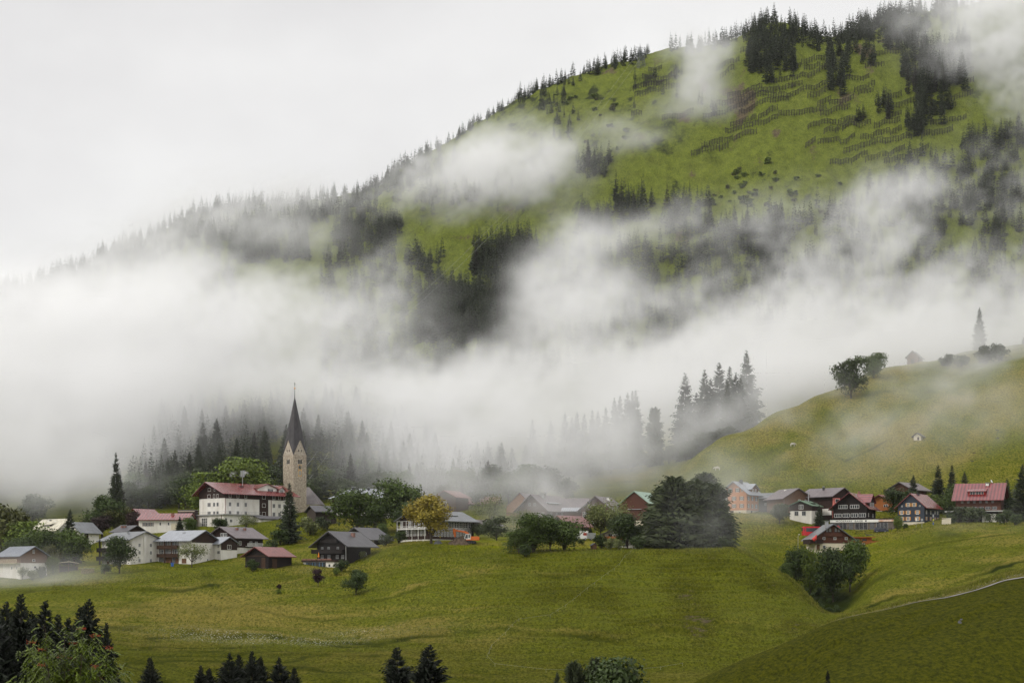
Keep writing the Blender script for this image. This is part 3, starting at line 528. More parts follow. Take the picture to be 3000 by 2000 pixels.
for k, px, D, h, lb in (('pale', 905, 652, 6.2, 'big light green bush below the church'), ('grey', 945, 660, 4.5, 'grey green bush beside the light bush below the church'), ('dark', 800, 628, 3.6, 'dark bush below the tall spruce'), ('fresh', 782, 624, 2.6, 'small bright bush below the tall spruce'), ('dark', 822, 640, 5, 'bush at the foot of the tall spruce'),
    ('dark', 742, 569, 3.4, 'flowering dark bush in front of the brown barn'), ('fresh', 985, 566, 2.4, 'bush beside the white cellar wall of the dark chalet'), ('dark', 1000, 570, 3.6, 'dark bush at the corner of the dark chalet'), ('pale', 1060, 585, 2.2, 'pale bush along the wall of the dark chalet'), ('grey', 1130, 600, 3.5, 'bush above the meadow by the black house'), ('dark', 1170, 604, 3.8, 'bush beside the white posts of the black house'),
    ('dark', 1540, 553, 3.6, 'low dark bush in front of the clump by the lawn'), ('pale', 1790, 570, 3.4, 'pale bush in front of the dark tree'), ('dark', 1760, 576, 4.2, 'dark bush beside the bird house'), ('pale', 1815, 567, 3, 'pale low bush under the dark tree'), ('dark', 1705, 592, 1.8, 'small bush on the bright lawn'), ('dark', 1870, 565, 4, 'bush under the trees by the white house'), ('dark', 2120, 566, 3, 'bush at the foot of the giant conifers'),
    ('fresh', 815, 535, 1.3, 'low greenish shrub on the meadow'), ('copper', 817, 540, 1.5, 'reddish shrub on the meadow'), ('dark', 305, 588, 3, 'slim shrub at the meadow edge'), ('dark', 120, 590, 3.5, 'shrub beside the brown gabled house'), ('pale', 95, 584, 3, 'pale shrub by the plastered ground floor'), ('dark', 2420, 668, 2.4, 'shrub in front of the pink tower'), ('dark', 2650, 655, 1.8, 'shrub at the blue house wall'),
    ('grey', 2805, 648, 5.5, 'ivy shrub climbing the wall below the red roofed chalet'), ('grey', 2835, 646, 5.2, 'second ivy shrub at the terrace wall'), ('grey', 2865, 646, 5, 'third ivy shrub at the terrace wall'), ('dark', 2790, 642, 3.2, 'shrub beside the cream wall'), ('grey', 2900, 640, 3, 'light shrub before the white terrace wall'), ('dark', 2945, 622, 5, 'dark shrub on the slope under the trees'), ('dark', 2975, 612, 3.5, 'low shrub on the slope near the round tree')):
    plant('bush:'+k, px, 0, D, lb, h=h)
g = random.Random(4)
for i in range(34):
    D = g.uniform(515, 575); px = 2440-(D-515)*.9+g.uniform(-60, 60)*(.25+(D-515)/60)
    plant('bush:dark', px, 0, D, 'dark shrub in the thicket filling the gully', group='thicket of shrubs in the gully', h=g.uniform(.7, 1.7))
# --- foreground
grpf = 'dark spruces by the rowan'
for px, top, D, w, lb in ((62, 1740, 170, 1.0, 'tallest dark spruce behind the rowan'), (18, 1762, 176, 1.0, 'dark spruce at the side of the tallest one behind the rowan'), (-20, 1775, 168, 1.0, 'dark spruce cut by the picture edge'), (133, 1757, 172, 1.0, 'broad pointed spruce, second from the picture edge behind the rowan'),
    (170, 1800, 180, 1.0, 'shorter spruce on the flank of the broad pointed one'), (258, 1754, 168, 1.0, 'pointed spruce on the meadow side behind the rowan'), (235, 1775, 176, 1.0, 'thinner spruce beside the pointed spruce behind the rowan'), (200, 1808, 190, 1.0, 'small spruce tip between the two larger spruces'), (312, 1824, 163, .6, 'ragged spruce with a broken tufted top'), (95, 1790, 185, 1.0, 'spruce deep in the dark group behind the rowan'), (290, 1880, 158, 1.0, 'low spruce at the meadow edge of the dark group')):
    plant('near', px, top, D, lb, wide=w)
for px, top, D, w, lb in ((440, 1923, 225, 1.0, 'single small spruce tip beside the dark group'), (588, 1948, 236, 1.0, 'low spruce tip at the start of the lower row'), (612, 1955, 240, 1.0, 'low thin spruce tip next to the start of the lower row'), (672, 1912, 228, 1.0, 'spruce on the near flank of the tight lower clump'), (700, 1915, 232, 1.0, 'spruce in the tight lower clump'), (738, 1906, 226, 1.0, 'tallest spruce of the tight lower clump'), (762, 1922, 230, 1.0, 'spruce closing the tight lower clump'), (818, 1924, 228, 1.0, 'pointed spruce beside the tight lower clump'), (862, 1953, 236, 1.0, 'small spruce tip beyond the pointed one')):
    plant('near', px, top, D, lb, wide=w*1.15)
for px, top, D, lb in ((1163, 1896, 168, 'dark open branched pine, farther of the pair at the lower edge'), (1256, 1888, 165, 'dark open branched pine, taller of the pair at the lower edge')):
    plant('near', px, top, D, lb, wide=1.5)
for k, px, top, D, w, lb in (('mid', 1632, 1966, 238, .9, 'tiny spruce tip left of the bluish clump'), ('fat', 1680, 1940, 236, .7, 'bluish spruce at the side of the round tree'), ('mid', 1702, 1945, 240, .9, 'slim spruce in the bluish clump'), ('fat', 1742, 1930, 236, .6, 'pointed spruce beside the round tree'), ('br:dark', 1788, 1930, 234, .75, 'round bluish green tree at the lower edge'), ('near', 2425, 1962, 150, .5, 'bare topped spruce tip on the near green hill')):
    plant(k, px, top, D, lb, wide=w)
# rowan with red berry clusters
RLEAF = leafmat('rowan_leaf', (.10, .14, .010), .5, rough=.4, trans=.15); BERRY = mat('rowan_berry', (.32, .045, .02), (.42, .12, .05), rough=.45, scale=9, island=.3); RST = mat('rowan_bark', (.06, .035, .026), rough=.7)
def rowan():
    g = np.random.default_rng(21); D0 = 50.0; root = G(185, D0); o = empty('rowan_tree', root, 0, 'leafy rowan with red berry clusters in front of dark spruces', 'rowan')
    Q = []; B = []; T = MB()
    H = -root.z+(HZ-1830)/F*D0
    tips = []
    for px, py in ((55, 2050), (75, 1885), (150, 1838), (105, 1905), (190, 1850), (250, 1842), (285, 1862), (330, 1898), (225, 1885), (170, 1895), (120, 1950), (200, 1930), (255, 1920), (300, 1950), (340, 1945), (30, 1985), (85, 1960), (150, 1975), (235, 1965), (275, 1990), (185, 2000), (325, 2000), (110, 2010), (60, 2010), (360, 2020), (215, 2030), (20, 2040), (290, 2050), (130, 2060), (175, 1925), (240, 1890), (140, 1920), (310, 1920), (265, 1955), (205, 1965), (95, 1985)):
        tips.append(Vector(((px-1500)/F*D0, D0+g.normal()*.35, (HZ-py)/F*D0))-root)
    fork = Vector((0, 0, H*.35))
    T.tube([(0, 0, -.3), (0.02, 0, H*.2), fork], [.11, .09, .075], 7)
    for t in tips:
        m = fork.lerp(t, .5)+Vector((t.x*.12, 0, -.12)); T.tube([fork, m, t], [.03, .015, .004], 5)
        for k in range(46):
            s = g.random()**.7*.75+.27; o0 = m.lerp(t, min(1, s*1.02))+Vector(g.normal(size=3)*.12); a = g.random()*6.28; L_ = .22+.09*g.random()
            d = np.array([math.cos(a), math.sin(a), .25-.95*g.random()]); d /= np.linalg.norm(d); sd = np.cross(d, [0, 0, 1]); sd /= np.linalg.norm(sd); o0 = np.array(o0)
            for j in range(7):                                        # leaflets in pairs along the leaf
                q = o0+d*L_*(.25+.75*j/6)-np.array([0, 0, .55*L_*(j/6)**2])
                for sg in ((-1, 1) if j < 6 else (0,)):
                    l = .085*(1-.25*abs(j-3)/3); e = q+(sd*sg*l+d*l*.35 if sg else d*l)-np.array([0, 0, l*(.25+.6*g.random())]); wv = d*.019 if sg else sd*.019
                    Q.append([q, (q+e)/2+wv, e, (q+e)/2-wv])
        if g.random() < .6:
            c = np.array(t)+[g.normal()*.03, g.normal()*.03, .02]
            for k in range(34):
                u = g.normal(size=3)*[.062, .062, .022]; r = .012; p = c+u
                for (a, b) in (((1, 0, 0), (0, 0, 1)), ((0, 1, 0), (0, 0, 1)), ((1, 0, 0), (0, 1, 0))):
                    a = np.array(a)*r; b = np.array(b)*r; B.append([p-a, p-b, p+a, p+b])
    link('crown', quads_mesh('crown', Q, RLEAF), o); link('berry_cluster', quads_mesh('berry_cluster', B, BERRY), o); T.build('trunk', RST, o)
rowan()
# --- mountain: every spruce one can tell apart is its own object, the far ridge woods are one mass
g = random.Random(31); far = []
def far_tree(px, base, h, label, group, D=None, d0=1000):
    D = D or dist_at(px, base, d0, 1700); far.append((px, D, h, label, group))
def cluster(x0, x1, y0, y1, n, h0, h1, label, group, slant=0):
    for i in range(n):
        u = g.random(); v_ = g.random(); far_tree(x0+(x1-x0)*u, y0+(y1-y0)*v_+slant*u, g.uniform(h0, h1), label, group)
cluster(1690, 1785, 480, 520, 13, 11, 19, 'dark spruce in the upper stand between mist and green slope', 'spruces of the upper stand in the mist gap')
cluster(1695, 1785, 640, 690, 15, 12, 17, 'dark spruce in the blunt stand on the lower green slope', 'spruces of the blunt stand')
cluster(1800, 1910, 590, 650, 13, 14, 22, 'tall dark spruce in the pointed stand rising from mist', 'spruces of the pointed stand')
cluster(1945, 2085, 590, 690, 16, 13, 19, 'brownish spruce in the stand beside the green bushes', 'spruces beside the mountain bushes')
cluster(1385, 1560, 790, 830, 30, 13, 20, 'dark spruce in the slanting band below the green meadow', 'slanting band of spruces', slant=-90)
cluster(1270, 1540, 880, 1010, 50, 14, 20, 'dark spruce in the dense wood above the valley mist', 'dense wood above the valley mist')
cluster(2095, 2300, 680, 730, 24, 12, 17, 'dark spruce in the stand on the steep grass above the mist', 'spruces above the mist on steep grass', slant=-40)
plantl = 'lone small spruce at the end of the rocky streak'
far_tree(1570, 732, 13, plantl, None)
cluster(2510, 2530, 345, 362, 5, 10, 15, 'spruce in the small trio group among the avalanche barriers', 'small group among the barriers')
cluster(2555, 2612, 300, 352, 9, 13, 20, 'dark spruce in the narrow column among the avalanche barriers', 'narrow column among the barriers')
cluster(2642, 2690, 370, 415, 8, 13, 20, 'dark spruce at the foot of the long dark strip on the barrier slope', 'foot of the long dark strip')
cluster(2660, 2770, 270, 400, 26, 14, 21, 'dark spruce in the long dark strip down the barrier slope', 'long dark strip down the barrier slope', slant=-60)
cluster(2430, 2480, 190, 280, 12, 11, 17, 'dark spruce in the strip under the notch of the ridge', 'strip under the ridge notch')
cluster(2240, 2265, 225, 262, 6, 11, 16, 'dark spruce in the short strip below the wooded knoll', 'short strip below the knoll')
indiv = list(far); far = []
# ridge woods and mist-veiled trees
def ridge(x0, x1, n, h0, h1, back=40, fwd=60):
    for i in range(n):
        px = g.uniform(x0, x1); col = PYG[:, int((px+700)/9)]; k = np.nonzero((DS > 1400) & (DS < 1760))[0]; D = DS[k[np.argmin(col[k])]]
        far_tree(px, 0, g.uniform(h0, h1), None, None, D=D+g.uniform(-fwd, back*.2))
ridge(-60, 120, 120, 9, 16, fwd=140); ridge(120, 700, 330, 7, 15, fwd=90); ridge(700, 1250, 280, 6, 14, fwd=70); ridge(1250, 1520, 60, 5, 11, fwd=30); ridge(1520, 1900, 100, 7, 14, fwd=35)
ridge(1960, 2190, 40, 10, 16, fwd=40); ridge(2185, 2440, 110, 11, 17, fwd=110); ridge(2440, 2640, 70, 11, 18, fwd=70); ridge(2600, 2800, 60, 11, 18, fwd=90); ridge(2800, 3100, 25, 10, 14)
cluster(2190, 2330, 110, 230, 60, 11, 17, None, None); cluster(2590, 2700, 90, 150, 40, 11, 16, None, None); cluster(2685, 2830, 140, 260, 50, 13, 19, None, None); cluster(2480, 2560, 90, 200, 24, 11, 17, None, None)
cluster(2820, 3000, 420, 470, 34, 11, 17, None, None, slant=-40); cluster(2500, 3000, 560, 700, 70, 11, 17, None, None, slant=-90); cluster(2000, 2900, 760, 900, 60, 12, 18, None, None)
cluster(1000, 1150, 640, 760, 46, 11, 17, None, None); cluster(690, 800, 690, 780, 26, 11, 16, None, None); cluster(330, 700, 700, 840, 46, 11, 16, None, None); cluster(0, 120, 880, 1000, 40, 12, 17, None, None)
cluster(1600, 1700, 330, 420, 14, 7, 11, None, None); cluster(1580, 1660, 270, 330, 20, 8, 12, None, None); cluster(1150, 1500, 500, 640, 40, 10, 15, None, None); cluster(1990, 2110, 300, 350, 8, 7, 12, None, None); cluster(1850, 2000, 200, 330, 12, 7, 12, None, None)
n_sp = sum(1 for q in bpy.data.objects if q.name.startswith('spruce_tree'))
indiv.sort(key=lambda q: -q[2]/q[1]*(4 if q[4] is None else 1)); far += indiv[298-n_sp:]; indiv = indiv[:298-n_sp]
for px, D, h, lb, gr in indiv:
    o = link('spruce_tree', SP_FAR[g.randrange(9)], None, G(px, D, -.3), (0, 0, g.uniform(0, 6.28))); h *= 1.12; o.scale = (h*.95, h*.95, h)
    tag(o, lb, 'spruce', gr)
def wood(x0, x1, y0, y1, n, h0=11, h1=18, slant=0, hole=.0, d0=1000):
    for i in range(n):
        u, v_ = g.random(), g.random(); px = x0+(x1-x0)*u; py = y0+(y1-y0)*v_+slant*u
        if hole and math.sin(px/37+1.3)+math.sin(py/23+px/61) > 2-hole*4: continue
        far.append((px, dist_at(px, py, d0, 1700), g.uniform(h0, h1), None, None))
wood(1390, 1570, 715, 860, 110, 13, 19, slant=0); wood(1225, 1570, 860, 1010, 260, 13, 20); wood(1690, 1790, 640, 700, 26, 12, 17); wood(1695, 1785, 480, 530, 16); wood(1940, 2090, 590, 700, 30); wood(1800, 1910, 590, 660, 16, 13, 20); wood(2090, 2310, 680, 760, 50); wood(980, 1160, 650, 770, 60); wood(680, 760, 680, 780, 26)
wood(940, 1300, 760, 1120, 300); wood(1260, 1560, 850, 1120, 260); wood(1540, 2300, 740, 1120, 520, slant=-20); wood(2250, 3050, 620, 1050, 640, slant=-90, hole=.3); wood(2550, 3050, 480, 640, 130, slant=-60, hole=.3)
wood(-40, 700, 860, 1150, 330, slant=-60); wood(150, 920, 720, 860, 260, slant=-90, hole=.25); wood(880, 1180, 600, 720, 130, hole=.3); wood(620, 900, 660, 760, 90); wood(1130, 1460, 470, 600, 90, hole=.4)
wood(2640, 2720, 60, 260, 50, 14, 20); wood(2690, 2790, 200, 400, 60, 15, 21, slant=-40); wood(2790, 2840, 120, 270, 26, 14, 19); wood(2180, 2340, 95, 215, 60, 12, 18); wood(2420, 2490, 120, 290, 34, 13, 18); wood(2500, 2640, 60, 130, 44, 12, 17)
for i in range(760):                                      # the wood behind the church, as deep as one can see into it
    px = g.uniform(380, 1500); D = g.uniform(765, 985)
    if px > 340+max(0, D-780)*1.0 and (px < 1080 or D < 860+(1500-px)*.2): far.append((px, D, g.uniform(9, 17), None, None))
far_q = []
base_q = [spruce_quads(940+i, 14, 6, 0, R=.20+.03*(i % 3), ragged=.3) for i in range(6)]
for px, D, h, lb, gr in far:
    b = G(px, D, -.3); a = g.uniform(0, 6.28); ca, sa = math.cos(a), math.sin(a); q = base_q[g.randrange(6)]
    rot = np.array([[ca, sa, 0], [-sa, ca, 0], [0, 0, 1]]); far_q.append((q*np.array([1, 1, 0])*g.uniform(.75, 1.4)+q*np.array([0, 0, 1]))@rot*h+np.array(b))
tag(link('distant_forest', quads_mesh('distant_forest', np.concatenate(far_q), SPR)), 'dark spruce woods along the far ridge and in the drifting mist', None, None, 'stuff')
g = random.Random(12); bsrc = [quads_mesh('mountain_bush', broad_quads(700+i, 420, leaf=.11, aspect=1.3, low=.02, lobes=7)[0], LEAF[k]) for i, k in enumerate(('fresh_green', 'mid_green', 'olive'))]
for i in range(64):
    if i < 22: px, py = g.uniform(2060, 2250), g.uniform(500, 610)
    elif i < 44: px, py = g.uniform(1590, 1840), g.uniform(270, 480)
    else: px, py = g.uniform(2150, 2480), g.uniform(480, 640)
    h = g.uniform(2.2, 5.5)
    o = link('mountain_shrub', bsrc[i % 3], None, G(px, dist_at(px, py, 1050, 1700), -.3), (0, 0, g.uniform(0, 6))); o.scale = (h*g.uniform(.8, 1.9), h*g.uniform(.8, 1.5), h*g.uniform(.5, .95))
    tag(o, 'low green bush scattered on the steep mountain grass', 'shrub', 'bushes on the mountain grass')

# ---------------------------------------------------------------- buildings
def wood(name, c, k=.6): return mat(name, c, tuple(v*k for v in c), rough=.8, scale=1.1, stretch=(1, 1, 7), bump=.5, bscale=2.2, bstretch=(1, 1, 6), spec=.2)
WOOD = {'black': wood('blackened_timber', (.022, .017, .016)), 'brown': wood('brown_timber', (.075, .042, .028)), 'dark': wood('dark_brown_timber', (.045, .027, .022)), 'tan': wood('tan_timber', (.17, .09, .05)),
        'red': wood('reddish_timber', (.11, .045, .03)), 'orange': wood('orange_timber', (.34, .12, .035), .75), 'lath': wood('orange_lath', (.27, .14, .07), .5), 'blue': wood('slate_blue_shingle', (.045, .055, .075), .75), 'cream': wood('cream_board', (.55, .48, .36), .8)}
PLASTER = mat('white_plaster', (.76, .74, .69), (.55, .52, .46), rough=.9, scale=.55, stretch=(1, 1, .3), detail=7, bump=.15, bscale=6, spec=.2)
CREAM = mat('cream_plaster', (.66, .6, .47), (.55, .49, .38), rough=.9, scale=.5, bump=.15, bscale=6, spec=.2)
ORANGE = mat('orange_plaster', (.52, .24, .115), (.45, .2, .095), rough=.9, scale=.6, bump=.15, spec=.2)
PINK = mat('pink_plaster', (.6, .2, .17), (.52, .17, .145), rough=.9, spec=.2)
STONE = mat('rubble_stone', (.50, .43, .33), (.22, .18, .14), rough=.95, scale=1.7, bump=.7, bscale=2.5, detail=8)
GRAYSTONE = mat('grey_stone', (.14, .14, .145), (.08, .08, .085), rough=.9, scale=2, bump=.6)
def roofm(name, c, rough=.42, seams=.62, k=.58, sd=.25, ax='Y', spec=.5): return mat('roof_'+name, c, tuple(v*k for v in c), rough=rough, scale=.6, detail=7, stretch=(1, 1, .5), bump=.5, bscale=3, seams=seams, seam_dark=sd, seam_axis=ax, spec=spec)
ROOF = {'red': roofm('red_metal', (.23, .035, .035), .24, 1.1, .7, .5, spec=.9), 'dullred': roofm('dull_red', (.22, .06, .05), .45), 'grey': roofm('grey_sheet', (.16, .17, .18), .4), 'blue': roofm('blue_grey', (.17, .19, .23), .38), 'silver': roofm('silver_sheet', (.34, .36, .4), .32, .8, .7, .45),
        'slate': roofm('dark_slate', (.075, .07, .078), .5), 'purple': roofm('purple_grey', (.16, .125, .13), .45), 'pale': roofm('pale_fibre', (.62, .58, .46), .7, sd=.08), 'green': roofm('mossy_green', (.12, .2, .12), .6), 'mint': roofm('pale_green_sheet', (.33, .46, .36), .5),
        'black': roofm('black', (.035, .03, .032), .55), 'shingle': roofm('church_shingle', (.2, .175, .175), .6, .4)}
GLASS = mat('window_glass', (.03, .035, .04), (.06, .065, .07), rough=.12, scale=.6, spec=.6)
CURT = mat('curtained_glass', (.20, .2, .19), (.08, .08, .08), rough=.25, scale=1.2, spec=.5)
WHITE = mat('white_paint', (.78, .77, .73), (.7, .69, .65), rough=.55); GREYP = mat('grey_paint', (.33, .33, .32), rough=.6); YEL = mat('ochre_shutter', (.55, .27, .06), (.45, .22, .05), rough=.7, stretch=(1, 1, 8))
BROWNSH = mat('brown_shutter', (.12, .07, .05), rough=.7); METAL = mat('galvanised_metal', (.42, .43, .44), (.35, .36, .37), rough=.4, metal=.6); REDP = mat('red_paint', (.42, .03, .025), rough=.5); DARKM = mat('dark_metal', (.04, .04, .045), rough=.5)
BRICK = mat('brick_chimney', (.26, .13, .1), (.18, .09, .07), rough=.9, scale=4)
WM = {}
def win_mesh(w, h, fm, gm, nx, ny, sill):
    k = (round(w, 2), round(h, 2), fm.name, gm.name, nx, ny, sill)
    if k not in WM:
        m = MB(); t = .085 if w > .7 else .06
        m.box(-w/2-t, w/2+t, -.09, .1, h, h+t).box(-w/2-t, w/2+t, -.09, .1, -t, 0).box(-w/2-t, -w/2, -.09, .1, 0, h).box(w/2, w/2+t, -.09, .1, 0, h)
        for i in range(1, nx): x = -w/2+w*i/nx; m.box(x-.045, x+.045, -.075, .1, 0, h)
        for i in range(1, ny): z = h*i/ny; m.box(-w/2, w/2, -.065, .1, z-.03, z+.03)
        if sill: m.box(-w/2-.16, w/2+.16, -.16, .1, -t-.09, -t-.003)
        WM[k] = (m.mesh('window', fm), MB().box(-w/2, w/2, -.03, .09, 0, h).mesh('pane', gm))
    return WM[k]
SHM = {}
class House:
    """a gabled house: its gable looks along local -y, the ridge runs along y; the near corner stands at (px, py, D)"""
    def __init__(s, name, label, px, py, D, yaw, W, L, eh, rh, wall, roof, base=None, group=None, cat='house', oh=.9, og=1.0, apex=.5, dip=4, roofshape='gable', thick=.22, walltop=True, baseset=.07, wall_label=None):
        s.W, s.L, s.eh, s.rh, s.apex = W, L, eh, rh, apex; th = R(yaw); c = Vector((-W/2 if yaw >= 0 else W/2, 0, 0))
        s.loc = P(px, py, D)-Matrix.Rotation(th, 3, 'Z') @ c
        s.o = empty(name, s.loc, th, label, cat, group); bh = 0
        ax = -W/2+W*apex; s.ax = ax
        if base: bh, bm = base; MB().box(-W/2+baseset, W/2-baseset, baseset, L-baseset, -dip, bh).build('ground_floor', bm, s.o)
        zb = bh if base else -dip
        hip = roofshape == 'hip'
        prof = [(-W/2, zb), (W/2, zb), (W/2, eh)]+([] if hip or roofshape == 'flat' else [(ax, eh+rh)])+[(-W/2, eh)]
        MB().prism(prof, 0, L).build('wall', wall, s.o)
        m = MB(); t = thick
        if roofshape == 'gable':
            sl = rh/(ax+W/2); sr = rh/(W/2-ax); xl = -W/2-oh; xr = W/2+oh; zl = eh-oh*sl+.03; zr = eh-oh*sr+.03; za = eh+rh+.03
            m.prism([(xl, zl), (ax, za), (xr, zr), (xr, zr+t), (ax, za+t*1.15), (xl, zl+t)], -og, L+og)
        elif hip:
            z = eh-.05; q = [(-W/2-oh, -og, z), (W/2+oh, -og, z), (W/2+oh, L+og, z), (-W/2-oh, L+og, z), (0, W*.42, eh+rh), (0, L-W*.42, eh+rh)]
            m.add(q, [(0, 3, 2, 1), (0, 1, 4), (1, 2, 5, 4), (2, 3, 5), (3, 0, 4, 5)])
        else: m.box(-W/2-oh, W/2+oh, -og, L+og, eh+.004, eh+.004+thick)
        s.roof = m.build('roof', roof, s.o)
    def place(s, face, u, z):
        if face == 'g': return Vector((u, 0, z)), 0
        if face == 'l': return Vector((-s.W/2, u, z)), -math.pi/2
        return Vector((s.W/2, u, z)), math.pi/2
    def win(s, face, u, z, w=1.0, h=1.2, fm=None, gm=None, nx=2, ny=1, sill=False, shut=None):
        fr, pa = win_mesh(w, h, fm or WHITE, gm or GLASS, nx, ny, sill); l, r = s.place(face, u, z)
        o = link('window', fr, s.o, l, (0, 0, r)); link('pane', pa, o)
        if shut:
            k = (round(w, 2), round(h, 2), shut.name)
            if k not in SHM: SHM[k] = MB().box(-w*.26, w*.26, -.06, .05, -.05, h+.05).mesh('shutter', shut)
            for sg in (-1, 1): link('shutter', SHM[k], o, (sg*(w*.76+.1), 0, 0))
        return o
    def row(s, face, us, z, **k):
        for u in us: s.win(face, u, z, **k)
    def box(s, name, face, u0, u1, z0, z1, d, m, d0=0.0, parent=None):
        """a block on a wall, standing out from d0 to d"""
        b = MB(); l, r = s.place(face, 0, 0)
        b.box(u0, u1, -d, -d0+.05 if d0 == 0 else -d0, z0, z1)
        if face == 'l': b.v = [(-x, y, z) for x, y, z in b.v]; b.f = [q[::-1] for q in b.f]
        return b.build(name, m, parent or s.o, l, (0, 0, r))
    def balcony(s, face, u0, u1, z, d=1.3, h=1.0, m=None, gap=False):
        b = MB(); b.box(u0, u1, -d, .05, z-.16, z)
        if gap:
            for q in (.25, .6, .95): b.box(u0, u1, -d-.03, -d+.05, z+h*q-.07, z+h*q+.07)
            b.box(u0, u0+.1, -d, -d+.1, z, z+h).box(u1-.1, u1, -d, -d+.1, z, z+h)
        else:
            n = max(3, int((u1-u0)/.42))
            for i in range(n): x = u0+(u1-u0)*i/n; b.box(x, x+(u1-u0)/n*.86, -d-.03, -d+.04, z-.2, z+h)
            b.box(u0-.03, u1+.03, -d-.08, -d+.09, z+h, z+h+.08).box(u0, u0+.06, -d, 0, z, z+h).box(u1-.06, u1, -d, 0, z, z+h)
        l, r = s.place(face, 0, 0)
        if face == 'l': b.v = [(-x, y, zz) for x, y, zz in b.v]; b.f = [q[::-1] for q in b.f]
        return b.build('balcony', m or WOOD['dark'], s.o, l, (0, 0, r))
    def chimney(s, x, y, h=1.6, w=.7, m=None, cap=True):
        zr = s.eh+s.rh*(1-abs(x-s.ax)/max(.1, (s.W/2+abs(s.ax)))); b = MB(); b.box(x-w/2, x+w/2, y-w/2, y+w/2, zr-.6, zr+h)
        c = b.build('chimney', m or GREYP, s.roof)
        if cap:
            q = MB(); q.box(x-w*.7, x+w*.7, y-w*.7, y+w*.7, zr+h+.22, zr+h+.3)
            for i in (-1, 1):
                for j in (-1, 1): q.box(x+i*w*.45-.05, x+i*w*.45+.05, y+j*w*.45-.05, y+j*w*.45+.05, zr+h, zr+h+.22)
            q.build('chimney_cap', METAL, c)
    def dormer(s, side, y0, y1, x0, zf, h, rise, wm, rm, wins=(), shed=False):
        """a dormer on the roof side ('l' or 'r'): front at |x|=x0 from zf up h"""
        sg = -1 if side == 'l' else 1; b = MB(); yc = (y0+y1)/2; back = s.ax+sg*.2
        if shed: pr = [(y0, zf-.8), (y1, zf-.8), (y1, zf+h), (y0, zf+h)]
        else: pr = [(y0, zf-.8), (y1, zf-.8), (y1, zf+h), (yc, zf+h+rise), (y0, zf+h)]
        b.prism(pr, *sorted((sg*x0, back)), axis='x'); d = b.build('dormer', wm, s.roof)
        q = MB(); e = .5; xs = sorted((sg*(x0+.55), back))
        if shed: q.add([(sg*(x0+.6), y0-e, zf+h-.1), (sg*(x0+.6), y1+e, zf+h-.1), (back, y1+e, zf+h+rise), (back, y0-e, zf+h+rise), (sg*(x0+.6), y0-e, zf+h+.1), (sg*(x0+.6), y1+e, zf+h+.1), (back, y1+e, zf+h+rise+.2), (back, y0-e, zf+h+rise+.2)], [(0, 1, 2, 3), (4, 7, 6, 5), (0, 4, 5, 1), (1, 5, 6, 2), (2, 6, 7, 3), (3, 7, 4, 0)])
        else:
            k = rise/((y1-y0)/2); q.prism([(y0-e, zf+h-e*k+.03), (yc, zf+h+rise+.03), (y1+e, zf+h-e*k+.03), (y1+e, zf+h-e*k+.21), (yc, zf+h+rise+.23), (y0-e, zf+h-e*k+.21)], *xs, axis='x')
        q.build('dormer_roof', rm, d)
        for (u, z, w, hh, nx) in wins:
            fr, pa = win_mesh(w, hh, WHITE, GLASS, nx, 1, False); o = link('dormer_window', fr, d, (sg*x0, u, z), (0, 0, sg*math.pi/2)); link('dormer_window_pane', pa, s.roof, (sg*x0, u, z), (0, 0, sg*math.pi/2)) if False else None
            link('dormer_pane', pa, d, (sg*x0, u, z), (0, 0, sg*math.pi/2))
        return d
    def door(s, face, u, z, w=1.1, h=2.1, m=None):
        return s.box('door', face, u-w/2, u+w/2, z, z+h, .06, m or WOOD['tan'])
lin = lambda a, b, n: [a+(b-a)*(i+.5)/n for i in range(n)]

# --- left
h = House('gabled_house', 'house with blue grey roof, brown boarded gable and white ground floor by misty meadow', 60, 1672, 590, 44, 9.0, 13, 4.7, 2.5, WOOD['tan'], ROOF['blue'], base=(2.45, PLASTER))
h.win('g', -.1, 5.3, .55, 1.0); h.win('g', -.1, 2.95, .75, .5, nx=1); h.win('g', .4, .9, .75, .55, nx=1); h.balcony('l', 0, 13, 2.5, 1.4, 1.0, WOOD['cream'], gap=True); h.row('l', (2, 5), .6, w=.5, h=.8, nx=1); h.chimney(.4, 6, .35, .8, WHITE, cap=False)
h = House('gabled_house', 'house with pale cream roof and wide shed dormer, white walls, behind green trees', 168, 1592, 684, 52, 9, 12.5, 5.2, 3.3, PLASTER, ROOF['pale'], oh=1.1)
h.dormer('l', 4.5, 9, 3.6, 5.4, 1.3, .9, WOOD['dark'], ROOF['pale'], [(6, 5.6, 1.2, .8, 3), (7.6, 5.6, 1.2, .8, 3)], shed=True); h.box('bay', 'l', 4.5, 7.5, .2, 4.6, .9, WOOD['dark']); h.win('g', 0, 5.4, 1.1, 1); h.win('g', -2, 2, 1, 1.3); h.chimney(-1, 8.5, .5, 1.0, WHITE); h.chimney(-1, 5, .3, .7, WHITE, cap=False)
h = House('gabled_house', 'low white house with grey sloping roof half hidden by the broad dark spruce', 236, 1580, 670, -38, 9, 8, 2.6, 3.2, PLASTER, ROOF['grey']); h.door('r', 2.5, 0, 1.6, 2.0, WOOD['dark']); h.win('g', 2.8, .8, .9, 1.2)
h = House('balcony_house', 'tall white apartment house with grey roof and two dark wooden balconies', 382, 1657, 606, 40, 10.2, 18, 8.2, 2.2, PLASTER, ROOF['grey'], oh=1.3, og=1.2)
for u in (-2.0, 1.9):
    for z in (1.2, 3.6, 5.9): h.win('g', u, z, .62, 1.0, gm=GLASS)
